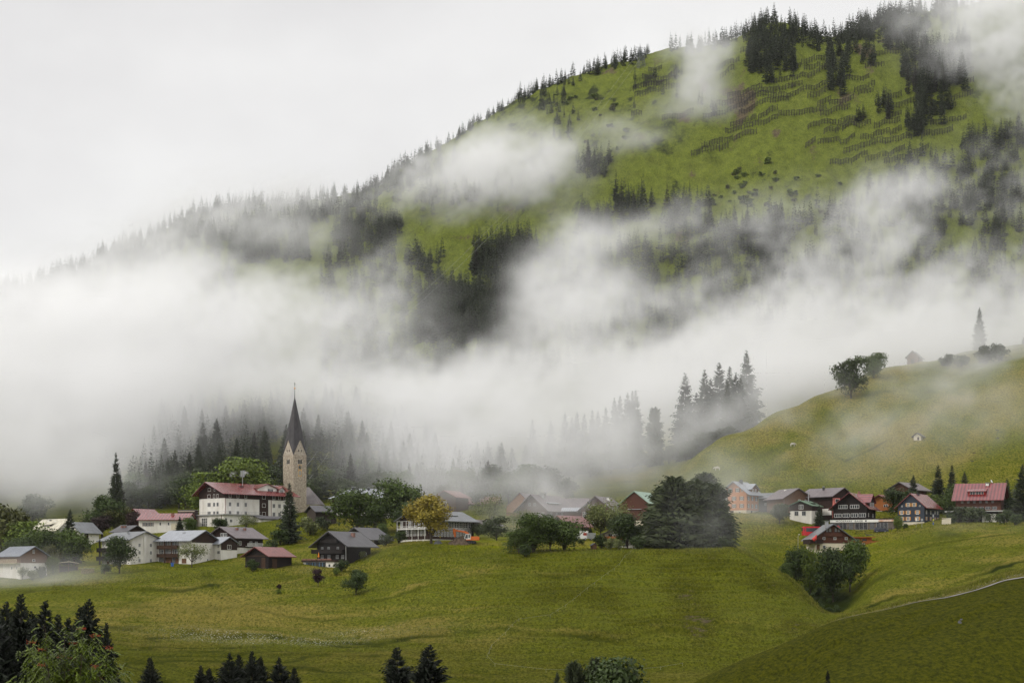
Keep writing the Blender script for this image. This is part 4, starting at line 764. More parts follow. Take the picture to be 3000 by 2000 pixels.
h.box('chimney_breast', 'g', -.55, .15, -2, 9.2, .35, PLASTER); h.row('l', (9, 12.5), 5.6, w=1.5, h=1.7, fm=WOOD['dark']); h.row('l', (8.6, 11, 13), 3.2, w=1.1, h=1.4, fm=WOOD['dark']); h.balcony('l', 7.2, 18.6, 4.6, 1.5, 1.0, WOOD['black']); h.balcony('l', 7.2, 18.8, 2.0, 1.5, 1.0, WOOD['black']); h.door('l', 14, -.6, 1.3, 2.2); h.box('post', 'l', 16.6, 17.1, -1, 8.2, 1.5, WOOD['black'], 1.1); h.chimney(-1.6, 7.5, .8, .6, METAL); h.chimney(-2.2, 10, .3, .8, METAL, cap=False)
h = House('gabled_house', 'low dark house with slate roof and pair of red chimneys behind the balcony house', 372, 1575, 642, 48, 7, 7.5, 2.2, 1.7, WOOD['dark'], ROOF['slate']); h.chimney(-1.2, 5.5, .7, .7, BRICK); h.chimney(-1.2, 4, .7, .7, BRICK); h.win('g', 0, .5, .8, .8)
h = House('balcony_house', 'white house with striped pale grey roof and brown balconies between posts', 562, 1652, 604, 58, 11.5, 13.5, 7.6, 2.6, PLASTER, ROOF['silver'], oh=1.5, og=.8)
h.box('recess', 'l', 5.2, 13.2, .2, 7.4, .02, CURT, -.04)
for z in (2.35, 4.9): h.balcony('l', 5.0, 13.3, z, 1.0, .85, WOOD['brown'])
for u in (7.2, 10): h.box('post', 'l', u-.14, u+.14, -.5, 7.4, 1.2, WOOD['brown'], .9)
h.row('l', (6.2, 9, 12), 5.3, w=1.1, h=1.7, fm=WHITE, gm=CURT); h.row('l', (6.2, 8.4, 12), 2.7, w=1.2, h=1.7, fm=WHITE, gm=GLASS); h.door('l', 9.3, 0, 2.2, 2.1, WOOD['tan']); h.box('shutter_door', 'l', 5.3, 6.6, .3, 1.9, .05, WOOD['tan']); h.box('shutter_door', 'l', 2.2, 4.0, .3, 1.8, .05, WOOD['tan']); h.box('gable_boarding', 'g', -5.7, 5.7, 6.6, 7.6, .06, WOOD['dark']); h.win('g', 1.5, .8, .5, .9, nx=1)
MB().prism([(-5.7, 7.6), (5.7, 7.6), (0, 10.15)], -.07, .02).build('gable_boarding', WOOD['dark'], h.o); h.chimney(-1.8, 6.5, .5, .8, METAL, cap=False)
h = House('chalet', 'brown chalet with purple grey roof, two red chimneys and white ground floor', 689, 1627, 620, -36, 11.5, 12.5, 6.0, 2.9, WOOD['dark'], ROOF['purple'], base=(2.6, PLASTER), oh=1.5, og=1.2)
h.row('g', (.2, 1.6), 6.1, w=1.15, h=.95, nx=2); h.row('r', (2.2, 7, 9.5), 3.4, w=.9, h=1.1); h.row('r', (6, 8, 10, 11.5), .7, w=.9, h=1.1); h.balcony('r', 4.6, 11.5, 3.1, 1.0, .9, WHITE, gap=True); h.chimney(1.7, 5, .8, .75, BRICK); h.chimney(1.7, 8.5, .8, .75, BRICK)
h = House('white_annex', 'white annex with small striped roof and dark boarded gable joined to the chalet', 648, 1650, 610, 42, 5.8, 7.5, 6.3, 1.7, PLASTER, ROOF['silver'], oh=.9, og=.7)
MB().box(-2.95, 2.95, -.07, .02, 4.2, 6.28).build('gable_boarding', WOOD['dark'], h.o); MB().prism([(-2.95, 6.28), (2.95, 6.28), (0, 7.95)], -.07, .02).build('gable_boarding', WOOD['dark'], h.o)
h.win('g', 0, 4.5, 1.3, 1.2, gm=CURT); h.row('l', (1.5, 4.5), 5.0, w=.9, h=.9); h.row('l', (1.4, 4.6), 3.1, w=1.2, h=.7, nx=1, fm=GREYP, gm=CURT); h.row('l', (1.4,), .7, w=.8, h=.6); h.door('l', 4.6, -.3, .8, 1.8, GREYP); h.win('l', 6.6, .6, .5, 1.0)
h = House('barn', 'old brown wooden barn with reddish rusty roof standing alone on the meadow', 787, 1667, 573, -36, 9.2, 9.8, 4.0, 2.3, WOOD['black'], ROOF['dullred'], cat='barn', oh=1.0, og=1.1); h.door('g', 2.6, .2, 1.5, 3.2, WOOD['brown']); h.box('plank_panel', 'r', 1.5, 3.5, .3, 3, .07, WOOD['brown']); h.box('beam', 'g', -4.6, 4.6, 3.8, 4.05, .1, WOOD['brown'])
h = House('chalet', 'black weathered chalet with long balcony and white cellar terrace on the meadow', 1013, 1640, 580, -33, 10.6, 12, 4.9, 3.3, WOOD['black'], ROOF['slate'], oh=2.0, og=1.7, thick=.28)
h.balcony('g', -6.5, 4.9, 2.15, 1.3, .95, WOOD['black']); h.balcony('g', -3.4, 2.6, 5.3, .9, .8, WOOD['black']); h.row('g', (-3.4, -1.0, 2.4), 2.9, w=.65, h=.95, fm=GREYP); h.row('g', (-3.4, -.9, 2.2, 4.2), .5, w=.8, h=1.0, fm=GREYP, gm=CURT); h.chimney(2.2, 7.5, 1.3, .95, BRICK); h.chimney(-.6, 3, .4, .5, METAL); h.box('downpipe', 'r', -.1, .1, 0, 4.7, .15, GREYP); h.win('r', 9.5, 1.2, .7, 1.1)
tr = MB(); tr.box(-7.6, 5.0, -4.6, .4, -.45, .02); tr.build('terrace', WOOD['dark'], h.o); MB().box(-7.2, 4.4, -4.2, .3, -4.6, -.46).build('cellar', PLASTER, h.o)
q = MB(); q.box(-6.0, 1.2, -4.34, -4.21, -2.7, -.6); c = q.build('cellar_window', GLASS, h.o); q = MB(); [q.box(x-.07, x+.07, -4.4, -4.345, -2.7, -.6) for x in (-5.6, -3.6, -2.6, -1.0, .2)]; q.build('mullion', mat('blue_paint', (.12, .22, .34), rough=.5), c)
q = MB(); [q.box(x, x+1.4, -4.6, -4.25, .02, .4) for x in (-7.2, -5.4, -3.6, -1.6, .2, 1.9)]; q.build('flower_box', BRICK, h.o); h2 = MB().box(2.3, 2.9, -4.28, -4.2, -1.9, -1.2).build('cellar_pane', GLASS, h.o)
b = h.loc+Matrix.Rotation(R(-33), 3, 'Z') @ Vector((-2.2, -3.2, .02)); o = empty('parasol', b, 0, 'closed orange parasol on the terrace of the black chalet', 'parasol'); MB().tube([(0, 0, 0), (0, 0, 2.4)], .03).build('pole', METAL, o); MB().tube([(0, 0, .9), (0, 0, 1.2), (0, 0, 2.3)], [.3, .27, .03], 8).build('canopy', mat('orange_cloth', (.75, .25, .02), rough=.8), o)
h = House('chalet', 'dark house with slate roof and white corner wall close behind the black chalet', 1084, 1618, 612, -38, 11, 8.5, 4.5, 3.1, WOOD['black'], ROOF['slate'], oh=1.5, og=1.4); h.box('plaster_corner', 'g', 3.2, 5.55, -3, 4.3, .06, PLASTER); h.box('plaster_corner', 'r', -.06, 1.8, -3, 4.2, .06, PLASTER); h.win('g', 4.4, 2.5, .7, 1.1); h.win('r', 5, 1.5, .8, 1.1, fm=GREYP); h.chimney(-1.4, 3, .7, .6, METAL)
h = House('long_house', 'long black shingled house with rows of white windows, white balcony rails and white ground floor', 1255, 1603, 606, -40, 11.8, 21, 8.7, 2.6, WOOD['dark'], ROOF['grey'], base=(2.5, PLASTER), oh=1.6, og=1.3)
h.row('r', lin(1, 20, 13), 3.55, w=.8, h=1.75, ny=3); h.row('r', lin(.8, 20.4, 9), 6.35, w=1.55, h=1.65, ny=3); h.row('g', (-2.6, -1.2, .2, 1.6, 3, 4.4), 3.7, w=.75, h=1.6, ny=3); h.row('g', (-5.2, -1.9, .6, 2.2, 4), 6.4, w=.8, h=1.6, ny=3)
for z in (5.6, 5.85, 6.1): h.box('trim_board', 'r', 0, 21, z, z+.09, .07, WHITE); h.box('trim_board', 'g', -5.9, 5.9, z, z+.09, .07, WHITE)
b = MB()
for z in (5.75, 6.15, 6.55, 8.1): b.box(-5.9, 5.8, -1.45, -1.37, z, z+.06)
for x in (-5.8, -2.0, .4, 3, 5.7): b.box(x-.05, x+.05, -1.46, -1.36, 2.4, 8.2)
b.box(-5.9, 5.8, -1.45, .04, 5.55, 5.7); b.build('balcony', WHITE, h.o); b = MB(); [b.box(x-.13, x+.13, -1.5, -1.24, -3, 2.5) for x in (-5, -1.6, .2, 2.4, 5)]; b.build('post', WHITE, h.o); b = MB(); b.box(5.9, 7.1, 1, 12, 2.35, 2.5); [b.box(6.85, 7.1, y-.12, y+.12, -2, 2.35) for y in (1.5, 4.5, 7.5, 10.5)]; b.build('gallery', WHITE, h.o)
h.dormer('r', 12, 15.5, 3.2, 9.2, .9, .8, WOOD['dark'], ROOF['grey'], [(13.7, 9.3, 1.6, .7, 3)], shed=True)
h = House('hip_roof_house', 'brown house with steep striped silver roof behind the broad green trees', 1135, 1500, 700, 80, 12, 20, 5.0, 3.6, WOOD['dark'], ROOF['silver'], base=(2.2, PLASTER), oh=1.3, og=1.3, roofshape='hip'); h.row('l', (3, 6, 9.5, 13, 15, 18), 3.0, w=1.2, h=1.2); h.chimney(-1, 13.5, 1.0, 1.0, DARKM); h.chimney(-1, 8, .8, .7, DARKM); h.chimney(-1, 4.5, .8, .7, DARKM); h.dormer('l', 5, 10, 4, 5.4, 1.0, .8, WOOD['dark'], ROOF['silver'], [(7.5, 5.6, 1.4, .8, 3)], shed=True)
h = House('garage', 'low grey roofed garage at the end of the black house in mist', 1420, 1560, 650, -40, 7, 8, 2.6, 1.5, WOOD['dark'], ROOF['purple']); h.door('g', 0, 0, 2.4, 2.1, WOOD['tan'])
h = House('farmhouse', 'distant house with long pinkish roof seen through mist behind the excavator', 1452, 1492, 745, 78, 8, 15, 2.4, 2.2, WOOD['dark'], ROOF['dullred']); h.win('l', 5, .6, 1, 1); h.chimney(-1, 8, .5, .9, WHITE, cap=False)
h = House('farmhouse', 'dark gabled house with pale green canopy behind the golden tree', 1335, 1480, 728, -30, 9, 9, 3.2, 2.2, WOOD['brown'], ROOF['dullred']); h.win('g', 0, 1, 1, 1)

# --- hotel, its annexes and the church
h = House('hotel', 'big white hotel with dark timber top floors and wet red roof', 659, 1511, 690, -43, 14.2, 31, 8.2, 3.6, PLASTER, ROOF['red'], cat='hotel', oh=1.6, og=2.2, apex=.40, dip=5)
h.box('timber_band', 'g', -7.15, 7.15, 6.3, 8.2, .08, WOOD['dark']); MB().prism([(-7.15, 8.2), (7.15, 8.2), (h.ax, 11.72)], -.085, .02).build('timber_gable', WOOD['dark'], h.o); h.box('timber_band', 'r', 0, 31, 6.2, 8.1, .08, WOOD['dark']); h.box('timber_column', 'r', 15.4, 19.4, -.5, 6.19, .08, WOOD['dark'])
for z in (.6, 3.6, 6.5):
    h.win('g', -1.6, z, 1.5, 1.15, nx=3, fm=GREYP if z < 6 else WHITE, gm=CURT); h.row('g', (1.2, 3.1), z, w=.85, h=1.15, fm=GREYP if z < 6 else WHITE, gm=GLASS)
    h.row('r', (2.2, 5.7, 9.2), z, w=.85, h=1.2, fm=GREYP if z < 6 else WHITE, gm=CURT); h.win('r', 17.4, z, 1.4, 1.2, nx=3, gm=CURT); h.row('r', (22.0, 24.6, 27, 29.4), z, w=.95, h=1.2, fm=GREYP if z < 6 else WHITE, gm=CURT)
h.win('g', -1.4, 8.9, 1.5, 1.0, nx=3); h.win('g', 1.4, 8.9, .6, .6); h.box('downpipe', 'r', 0, .14, -1, 6.2, .14, BRICK); h.box('downpipe', 'r', 20.7, 20.84, -1, 6.2, .14, BRICK)
h.dormer('r', 17, 25.5, 4.6, 8.9, 1.5, 1.5, PLASTER, ROOF['dullred'], [(22.5, 9.1, 2.4, 1.2, 4)]); h.dormer('r', 26, 28.6, 5.2, 8.9, 1.2, 1.0, PLASTER, ROOF['dullred'], [(27.3, 9.0, 1.4, 1.1, 3)]); h.chimney(.5, 24, 1.0, 1.0, DARKM); h.chimney(1.8, 29, .6, .6, WHITE); h.chimney(1.5, 11.5, .5, 1.4, DARKM, cap=False)
b = h.loc+Matrix.Rotation(R(-43), 3, 'Z') @ Vector((1.0, 12.8, 11.0)); o = empty('antenna_mast', b, 0, 'cellular antenna mast on the red hotel roof', 'antenna'); MB().tube([(0, 0, -1), (0, 0, 5.6)], .13).build('pole', GREYP, o)
for x, y in ((.5, 0), (-.5, 0), (.1, .5)): MB().box(x-.16, x+.16, y-.1, y+.1, 3.3, 5.5).build('panel_antenna', METAL, o); MB().tube([(0, 0, 4.4), (x, y, 4.4)], .04).build('bracket', GREYP, o)
h = House('flat_roof_annex', 'white flat roofed hotel annex with tall window grid and roof terrace railing', 655, 1547, 676, -43, 18.6, 16, 4.6, .3, PLASTER, GREYP, cat='building', oh=.7, og=.7, roofshape='flat', thick=.35)
h.win('g', -1.0, .2, 3.0, 3.5, nx=3, ny=4, gm=CURT); h.win('g', -6.5, 1.9, 2.8, 1.4, nx=4, gm=GLASS); h.row('r', (3.2, 7.6), 2.2, w=1.0, h=.9); h.win('r', 1, 1.4, .9, 2.1, nx=1, gm=CURT); b = MB(); [b.tube([(x, -.5, 4.9), (x, -.5, 5.8)], .03, 4) for x in np.arange(-9, 9.6, 1.5)]; [b.tube([(9.7, y, 4.9), (9.7, y, 5.8)], .03, 4) for y in np.arange(0, 16, 1.5)]; b.tube([(-9, -.5, 5.8), (9.7, -.5, 5.8), (9.7, 16, 5.8)], .035, 4); b.build('railing', METAL, h.o); h.box('downpipe', 'g', -4.6, -4.45, 0, 4.5, .14, BRICK); h.box('downpipe', 'g', 8.2, 8.34, 0, 4.5, .14, BRICK)
h = House('lean_to', 'low white lean-to with grey roof at the end of the hotel annex', 765, 1541, 684, -43, 6, 11, 2.6, .9, PLASTER, ROOF['slate'], oh=.6); h.win('r', 5, .7, 1.6, 1.1, nx=3)
h = House('wing', 'low white hotel wing with wet red roof and brown shuttered windows', 548, 1551, 676, 82, 9, 17, 3.6, 1.9, PLASTER, ROOF['red'], cat='building', oh=.9, og=.6); h.row('l', lin(11.9, 15.6, 4), 1.3, w=.45, h=1.2, nx=1, shut=BROWNSH); h.row('l', (9.4, 6.5), 1.6, w=.5, h=.9, nx=1); h.box('garage_door', 'l', 3.4, 5.6, 0, 2.2, .05, CREAM); h.chimney(-1.6, 6, .9, .9, BRICK, cap=False)
h = House('roof_terrace', 'dark boarded parapet block between red wing and hotel', 570, 1520, 684, 80, 4, 6, 3.1, .2, WOOD['dark'], GREYP, cat='building', roofshape='flat', oh=.1, og=.1, thick=.1); h.box('trim_board', 'l', 0, 6, 2.6, 2.8, .07, CREAM)
h = House('chalet', 'brown chalet with bright red roof partly behind trees beside the red wing', 416, 1548, 694, -42, 8, 7.5, 4.6, 2.2, WOOD['red'], ROOF['red'], oh=1.1); h.win('g', 1.6, 3.2, 1.0, 1.2); h.win('g', -1.6, 3.2, 1.0, 1.2); h.win('r', 3, 1.2, 1, 1.2)

def church():
    D = 726; th = R(45); S = 6.05; H = D/F; zt = lambda py: (HZ-py)*H
    c = P(863.5, 1490, D+S*.7071); o = empty('church_tower', (c.x, c.y, 0), th, 'rubble stone church tower with clock and slender dark pointed spire', 'church tower')
    a = S/2; z0 = zt(1520); z1 = zt(1333); zg = zt(1286); zp = zt(1156)
    MB().box(-a, a, -a, a, z0, z1).build('tower_wall', STONE, o); MB().box(-a-.08, a+.08, -a-.08, a+.08, z1-.02, z1+.18).build('cornice', STONE, o)
    m = MB()
    gs = [(0, -a), (a, 0), (0, a), (-a, 0)]; cs = [(a, -a), (a, a), (-a, a), (-a, -a)]
    for i in range(4):
        p, q = cs[i-1], cs[i]; g = gs[i]
        m.add([(p[0], p[1], z1+.18), (q[0], q[1], z1+.18), (g[0], g[1], zg), (p[0]*.82, p[1]*.82, z1+.18), (q[0]*.82, q[1]*.82, z1+.18), (g[0]*.82, g[1]*.82, zg)], [(0, 1, 2), (3, 5, 4), (0, 2, 5, 3), (1, 4, 5, 2)])
    m.build('gable', mat('light_rubble', (.55, .49, .4), (.27, .22, .17), rough=.95, scale=1.7, bump=.6, detail=8), o)
    m = MB(); k = 1.06; T = (0, 0, zp); v = [T]
    for i in range(4): v.append((gs[i][0]*k, gs[i][1]*k, zg+.12)); v.append((cs[i][0]*k, cs[i][1]*k, z1+.02))
    m.add(v, [(0, 1+2*i, 2+2*i) for i in range(4)]+[(0, 2+2*i, 1+(2*i+2) % 8) for i in range(4)])
    SP = mat('spire_shingle', (.058, .053, .056), (.032, .03, .032), rough=.65, scale=1.2, stretch=(1, 1, .5), bump=.5, bscale=5, bstretch=(1, 1, 2)); sp = m.build('spire', SP, o)
    MB().tube([(0, 0, zp-1.2), (0, 0, zt(1137))], [.16, .07], 8).build('spire_tip', SP, sp); b = MB(); r = .33
    b.tube([(0, 0, zt(1134)+r*math.sin(t)) for t in np.linspace(-1.55, 1.55, 7)], [max(.02, r*math.cos(t)) for t in np.linspace(-1.55, 1.55, 7)], 10); b.build('gilded_ball', mat('gilding', (.7, .36, .1), rough=.3, metal=.8), sp, smooth=True)
    b = MB(); zc = zt(1130); b.box(-.05, .05, -.05, .05, zc, zc+1.7); b.box(-.4, .4, -.04, .04, zc+1.0, zc+1.1); b.box(-.28, .28, -.04, .04, zc+1.35, zc+1.43); b.build('cross', DARKM, sp)
    D1 = mat('dark_opening', (.012, .011, .01), rough=.9); HW = mat('carved_stone', (.5, .46, .4), rough=.9)
    def arch(name, w, h, x, z, rz, m, d0, d1, par):
        pr = [(-w/2, 0), (w/2, 0)]+[(w/2*math.cos(t), h-w/2+w/2*math.sin(t)) for t in np.linspace(0, math.pi, 7)]
        q = MB().prism([(px+x, pz+z) for px, pz in pr], -a-d1, -a-d0).build(name, m, par, None, (0, 0, rz)); return q
    for rz in (0, math.pi/2, math.pi, -math.pi/2):
        fr = arch('belfry_frame', 2.05, 1.75, 0, zt(1357.5), rz, HW, -.02, .03, o)
        for x in (-.62, 0, .62): arch('belfry_opening', .46, 1.55, x, zt(1357), rz, D1, -.02, .05, o)
        for x in (-.6, .6): arch('gable_opening', .34, .85, x, zt(1322), rz, D1, -.02, .04, o)
    # clock on the painted panel of the face towards the right
    rz = math.pi/2 if False else 0
    for rz in (0,): pass
    pan = MB().box(-.75, .75, -a-.03, -a+.02, zt(1394), zt(1359.5)).build('clock_panel', mat('ochre_fresco', (.62, .36, .10), (.5, .33, .14), rough=.9), o, None, (0, 0, CLOCK_RZ))
    el = [(.62*math.cos(t), zt(1384.5)+1.02*math.sin(t)) for t in np.linspace(0, 2*math.pi, 20, endpoint=False)]; MB().prism(el, -a-.05, -a-.032).build('fresco', mat('fresco_grey', (.38, .34, .26), (.3, .29, .26), rough=.9), pan)
    zc = zt(1367); dk = [(.70*math.cos(t), zc+.82*math.sin(t)) for t in np.linspace(0, 2*math.pi, 28, endpoint=False)]; cl = MB().prism(dk, -a-.09, -a-.055).build('clock_face', mat('clock_black', (.03, .035, .035), rough=.5), o, None, (0, 0, CLOCK_RZ))
    b = MB()
    for i in range(12):
        t = i*math.pi/6; x, z = .54*math.cos(t), .64*math.sin(t); dx, dz = .1*math.cos(t), .12*math.sin(t); nx, nz = -math.sin(t)*.035, math.cos(t)*.035
        b.prism([(x-dx-nx, zc+z-dz-nz), (x+dx-nx, zc+z+dz-nz), (x+dx+nx, zc+z+dz+nz), (x-dx+nx, zc+z-dz+nz)], -a-.115, -a-.092)
    b.build('hour_mark', WHITE, cl); b = MB(); b.prism([(-.04, zc-.1), (.04, zc-.1), (.3, zc+.5), (.24, zc+.53)], -a-.13, -a-.117); b.build('clock_hand', mat('gilding2', (.7, .5, .15), rough=.4), cl); b = MB(); b.prism([(-.04, zc+.04), (-.04, zc-.05), (.4, zc-.3), (.42, zc-.25)], -a-.15, -a-.131); b.build('clock_hand', MC['gilding2'], cl)
CLOCK_RZ = 0.0
church()
h = House('church_nave', 'church nave with steep purple grey roof and cream walls behind the stone tower', 933, 1520, 734, 84, 11, 20.5, 5.5, 6.6, CREAM, ROOF['shingle'], cat='church', oh=.4, og=.4, roofshape='hip')
for u in (2.3, 6.5, 13): h.box('arched_window', 'l', u-.42, u+.42, 1.6, 3.9, .05, GLASS)
h.win('g', 0, 1.6, .9, 2.2)
h = House('porch', 'open timber shelter with dark roof below the church tower', 925, 1524, 668, -55, 6, 8, 3.2, 1.7, mat('shade_board', (.05, .038, .03), rough=.9), ROOF['slate'], cat='shelter', oh=.9, og=.8)
# --- brown houses in the middle
h = House('barn', 'barn with orange lath gable end behind the brown chalet', 1562, 1535, 700, -20, 10, 14, 6.4, 4.6, WOOD['lath'], ROOF['purple'], cat='barn', oh=.5, og=.3)
h.box('beam', 'g', -5, 5, 3.9, 4.1, .08, WOOD['dark'])
h = House('chalet', 'large brown chalet with sheet metal roof strips and a stout chimney in mist', 1601, 1537, 672, -33, 11.2, 17, 5.6, 4.6, WOOD['brown'], ROOF['purple'], base=(1.9, PLASTER), oh=1.5, og=1.3); h.row('g', (-3.5, -1.5, .5, 2.5, 4.2), 3.2, w=.9, h=1.1, fm=GREYP, gm=CURT); h.row('g', (-1.2, .9), 6.6, w=.8, h=.9, fm=GREYP); h.row('r', (3, 6.5, 10, 13.5), 3.2, w=.9, h=1.1, fm=GREYP, gm=CURT); h.row('r', (10.5, 13), .2, w=1.2, h=1.3, fm=GREYP); h.dormer('r', 3.5, 11, 3.9, 6.2, 1.3, .9, WOOD['brown'], ROOF['silver'], [(7, 6.3, 1.4, .8, 3)], shed=True); h.chimney(1.0, 5, 1.5, 1.6, GREYP)
h = House('barn', 'long brown barn with dark ridge and stacked lath wall behind the large chalet', 1716, 1535, 692, 78, 9, 22, 5.4, 3.6, WOOD['brown'], ROOF['purple'], cat='barn', oh=1); h.box('lath_wall', 'l', .4, 8, .2, 3.1, .1, WOOD['lath'])
h = House('lean_to', 'low brown shed with tin roof joining barn and window chalet', 1722, 1530, 676, 74, 4.5, 8.5, 4.0, 1.0, WOOD['brown'], ROOF['silver'], oh=.6); h.box('lath_wall', 'l', .6, 8.2, .1, 2.2, .3, WOOD['lath']); h.door('l', 4, .1, 1.2, 2.0, WOOD['dark'])
h = House('cottage', 'small brown cottage with rusty gable roof behind the tree clump', 1668, 1575, 640, -48, 9.5, 9, 4.2, 2.9, WOOD['brown'], ROOF['dullred'], base=(1.4, CREAM), oh=1.3, og=1.1); h.row('r', (2, 5), 1.9, w=.9, h=1.0); h.win('g', 0, 2.2, 1, 1.1); h.door('r', 7.3, -.4, 1, 2, CREAM)
h = House('chalet', 'brown chalet with white framed windows and dark roof beside the pale flowering tree', 1792, 1540, 662, -24, 11, 13, 5.6, 4.2, WOOD['red'], ROOF['purple'], oh=1.2, og=1.2); h.row('g', (-4.1, -2.2, 0, 2.2), 3.2, w=1.3, h=1.6, ny=2); h.row('g', (-4.1, -1.6, 1.2), .2, w=1.2, h=1.5, ny=2); h.row('g', (-2.6, -.6), 6.3, w=.7, h=.9); h.chimney(1.5, 7, 1.0, .8, WHITE); h.chimney(1.5, 9.5, .3, .9, METAL, cap=False); h.dormer('r', 2, 6, 4.2, 6.0, .7, .9, WOOD['red'], ROOF['red'], [], shed=True)
h = House('barn', 'brown barn with pale green sheet roof beside the giant conifers', 1903, 1528, 642, -26, 10.6, 13, 5.8, 4.0, WOOD['red'], ROOF['mint'], cat='barn', oh=.7, og=.5); h.door('g', .3, 1.2, 2.4, 2.6, WOOD['red']); h.box('canopy', 'g', -2.2, 2.6, 4.1, 4.25, .5, METAL); h.box('foundation', 'g', -5.3, 5.3, -3, .5, .1, CREAM)
h = House('cottage', 'white house with orange balcony boards and dark roof hidden by the dark green tree', 1892, 1602, 584, -18, 12.5, 9, 4.0, 2.6, PLASTER, ROOF['slate'], oh=1.5, og=1.3); h.balcony('g', -6.4, 6, 2.2, 1.2, 1.0, WOOD['orange']); h.row('g', (-4.5, -1.5, 1.5, 4.5), 2.6, w=1.2, h=1.4); h.row('g', (-4, 0, 4), .2, w=1.2, h=1.2); h.box('awning', 'g', -6.5, -5, .4, 2.3, 1.0, WOOD['lath'])
b = G(1742, 572); o = empty('bird_house', b, R(20), 'small wooden hut with peaked roof on the bright lawn', 'play house'); MB().prism([(-.7, -.3), (.7, -.3), (.7, 1.2), (0, 1.7), (-.7, 1.2)], 0, 1.4).build('wall', WOOD['tan'], o); MB().prism([(-1.0, 1.05), (0, 1.75), (1.0, 1.05), (1.0, 1.15), (0, 1.87), (-1.0, 1.15)], -.25, 1.65).build('roof', ROOF['black'], o)

# --- right row along the street
h = House('gabled_house', 'orange plastered house with dark shutters, white ground floor and frosted grey roof', 2187, 1508, 690, -33, 9.6, 9.6, 8.0, 3.6, ORANGE, ROOF['silver'], base=(1.75, CREAM), oh=1.6, og=1.3)
for z in (2.6, 5.2): h.row('g', (-3.3, .0, 3.0), z, w=.78, h=1.25, ny=2, shut=BROWNSH); h.row('r', (1.6, 4.6, 7.6), z, w=.78, h=1.25, ny=2, shut=BROWNSH)
h.row('g', (-1.5, 1.4), 8.1, w=.8, h=1.25, ny=2, shut=BROWNSH); h.row('g', (-3.2, 3.1), 8.2, w=.35, h=.7, nx=1); h.dormer('r', 3.4, 9.4, 4.75, 8.0, 1.2, 1.7, WOOD['tan'], ROOF['silver'], [(5, 8.1, .8, 1.1, 2), (7.2, 8.1, .8, 1.1, 2)]); h.chimney(.8, 3.8, 1.5, .9, DARKM, cap=False); h.door('g', -.8, 0, 1.2, 1.6, WOOD['dark']); h.door('r', 4, 0, 1, 1.6, WOOD['dark']); h.row('g', (2.2,), .5, w=.7, h=.7)
h = House('barn', 'dark weathered barn with low grey roof joined to the orange house', 2294, 1508, 694, 70, 8, 8.5, 6.1, 1.6, WOOD['black'], ROOF['grey'], cat='barn', oh=.9, og=.4); h.row('l', (1.5, 4, 6), 3.2, w=.9, h=1.1, fm=GREYP, gm=CURT); h.balcony('l', .5, 7.5, 2.4, .6, .9, WOOD['black'])
h = House('chalet', 'brown timber house with plain grey gable roof between orange house and green annex', 2297, 1508, 684, 22, 10.8, 12, 6.0, 3.1, WOOD['tan'], ROOF['purple'], oh=1.1, og=1.0); h.row('g', (.6, 3.2), 4.4, w=.75, h=.95, sill=True); h.chimney(-.8, 7, .5, .8, WHITE, cap=False)
h = House('lean_to', 'low annex with mossy green roof and white plaster front', 2378, 1508, 672, -30, 8, 8.5, 3.2, 1.6, WOOD['dark'], ROOF['green'], base=(1.5, PLASTER), oh=.7); h.win('g', .2, 2.1, 1.4, 1.4, nx=3); h.row('g', (-1.5, 1.2), .0, w=1.2, h=1.3, fm=GREYP); h.win('r', 4, .2, 2, 1.3); h.dormer('r', 3.2, 6.5, 2.8, 3.4, .8, .5, WOOD['dark'], ROOF['green'], [], shed=True)
b = h.loc+Matrix.Rotation(R(-30), 3, 'Z') @ Vector((.5, 6, 4.5)); o = empty('flue', b, 0, 'tall shiny metal flue pipe above the green roof', 'flue'); MB().tube([(0, 0, -1), (0, 0, 4.0)], .17, 8).build('pipe', METAL, o); MB().tube([(0, 0, 4.0), (0, 0, 4.3)], .24, 8).build('cap', METAL, o)
h = House('chalet', 'dark brown house with purple roof and pink corner bay beside the shop', 2438, 1512, 680, 42, 10.8, 13.5, 7.2, 2.6, WOOD['dark'], ROOF['purple'], oh=1.3, og=1.1)
h.box('pink_bay', 'g', -5.2, -2.2, -.5, 6.3, .8, PINK); [h.win('g', -3.7, z, 1.9, 1.1, nx=1).location.__setitem__(1, -.8) for z in (.1, 2.4, 4.8)]; h.balcony('g', -1.6, 4.6, 4.2, 1.1, .9, WOOD['red']); h.win('g', .5, 4.7, 1.1, 1.2, fm=GREYP); h.win('g', 3, 4.7, 1.1, 1.2, fm=GREYP); h.box('plaster_panel', 'l', .3, 4.2, .5, 2.7, .05, PLASTER); h.chimney(-1.4, 7, 1.2, .55, DARKM)
h = House('chalet', 'black brown chalet with pink red roof, white window bands and shop front', 2540, 1527, 665, -24, 11.6, 12, 5.0, 4.6, WOOD['black'], ROOF['red'], cat='shop house', oh=1.4, og=1.3)
h.row('g', (-2.4, 1.6), 4.5, w=2.9, h=1.1, nx=4); h.row('g', (-4.1, -1.3, 1.5, 4.2), 1.6, w=2.2, h=1.1, nx=3); h.dormer('r', 3.6, 10.6, 5.7, 4.6, 2.1, 2.6, WOOD['black'], ROOF['red'], [(5, 5.3, .8, 1.2, 2), (7.1, 5.3, .8, 1.2, 2), (9.2, 5.3, .8, 1.2, 2)]); h.row('r', (2, 8), 1.7, w=.8, h=1.1); h.chimney(1, 8.5, 1.1, 1.0, BRICK, cap=False); h.chimney(.2, 11.5, 1.3, .6, BRICK, cap=False); h.chimney(1.6, 2, 1.0, .25, METAL, cap=False)
b = MB(); b.box(-5.8, 15.6, -3.2, .4, -3.4, -.02); par = b.build('shop_front', mat('shop_stone', (.16, .13, .11), (.09, .075, .065), rough=.85, scale=1.5), h.o)
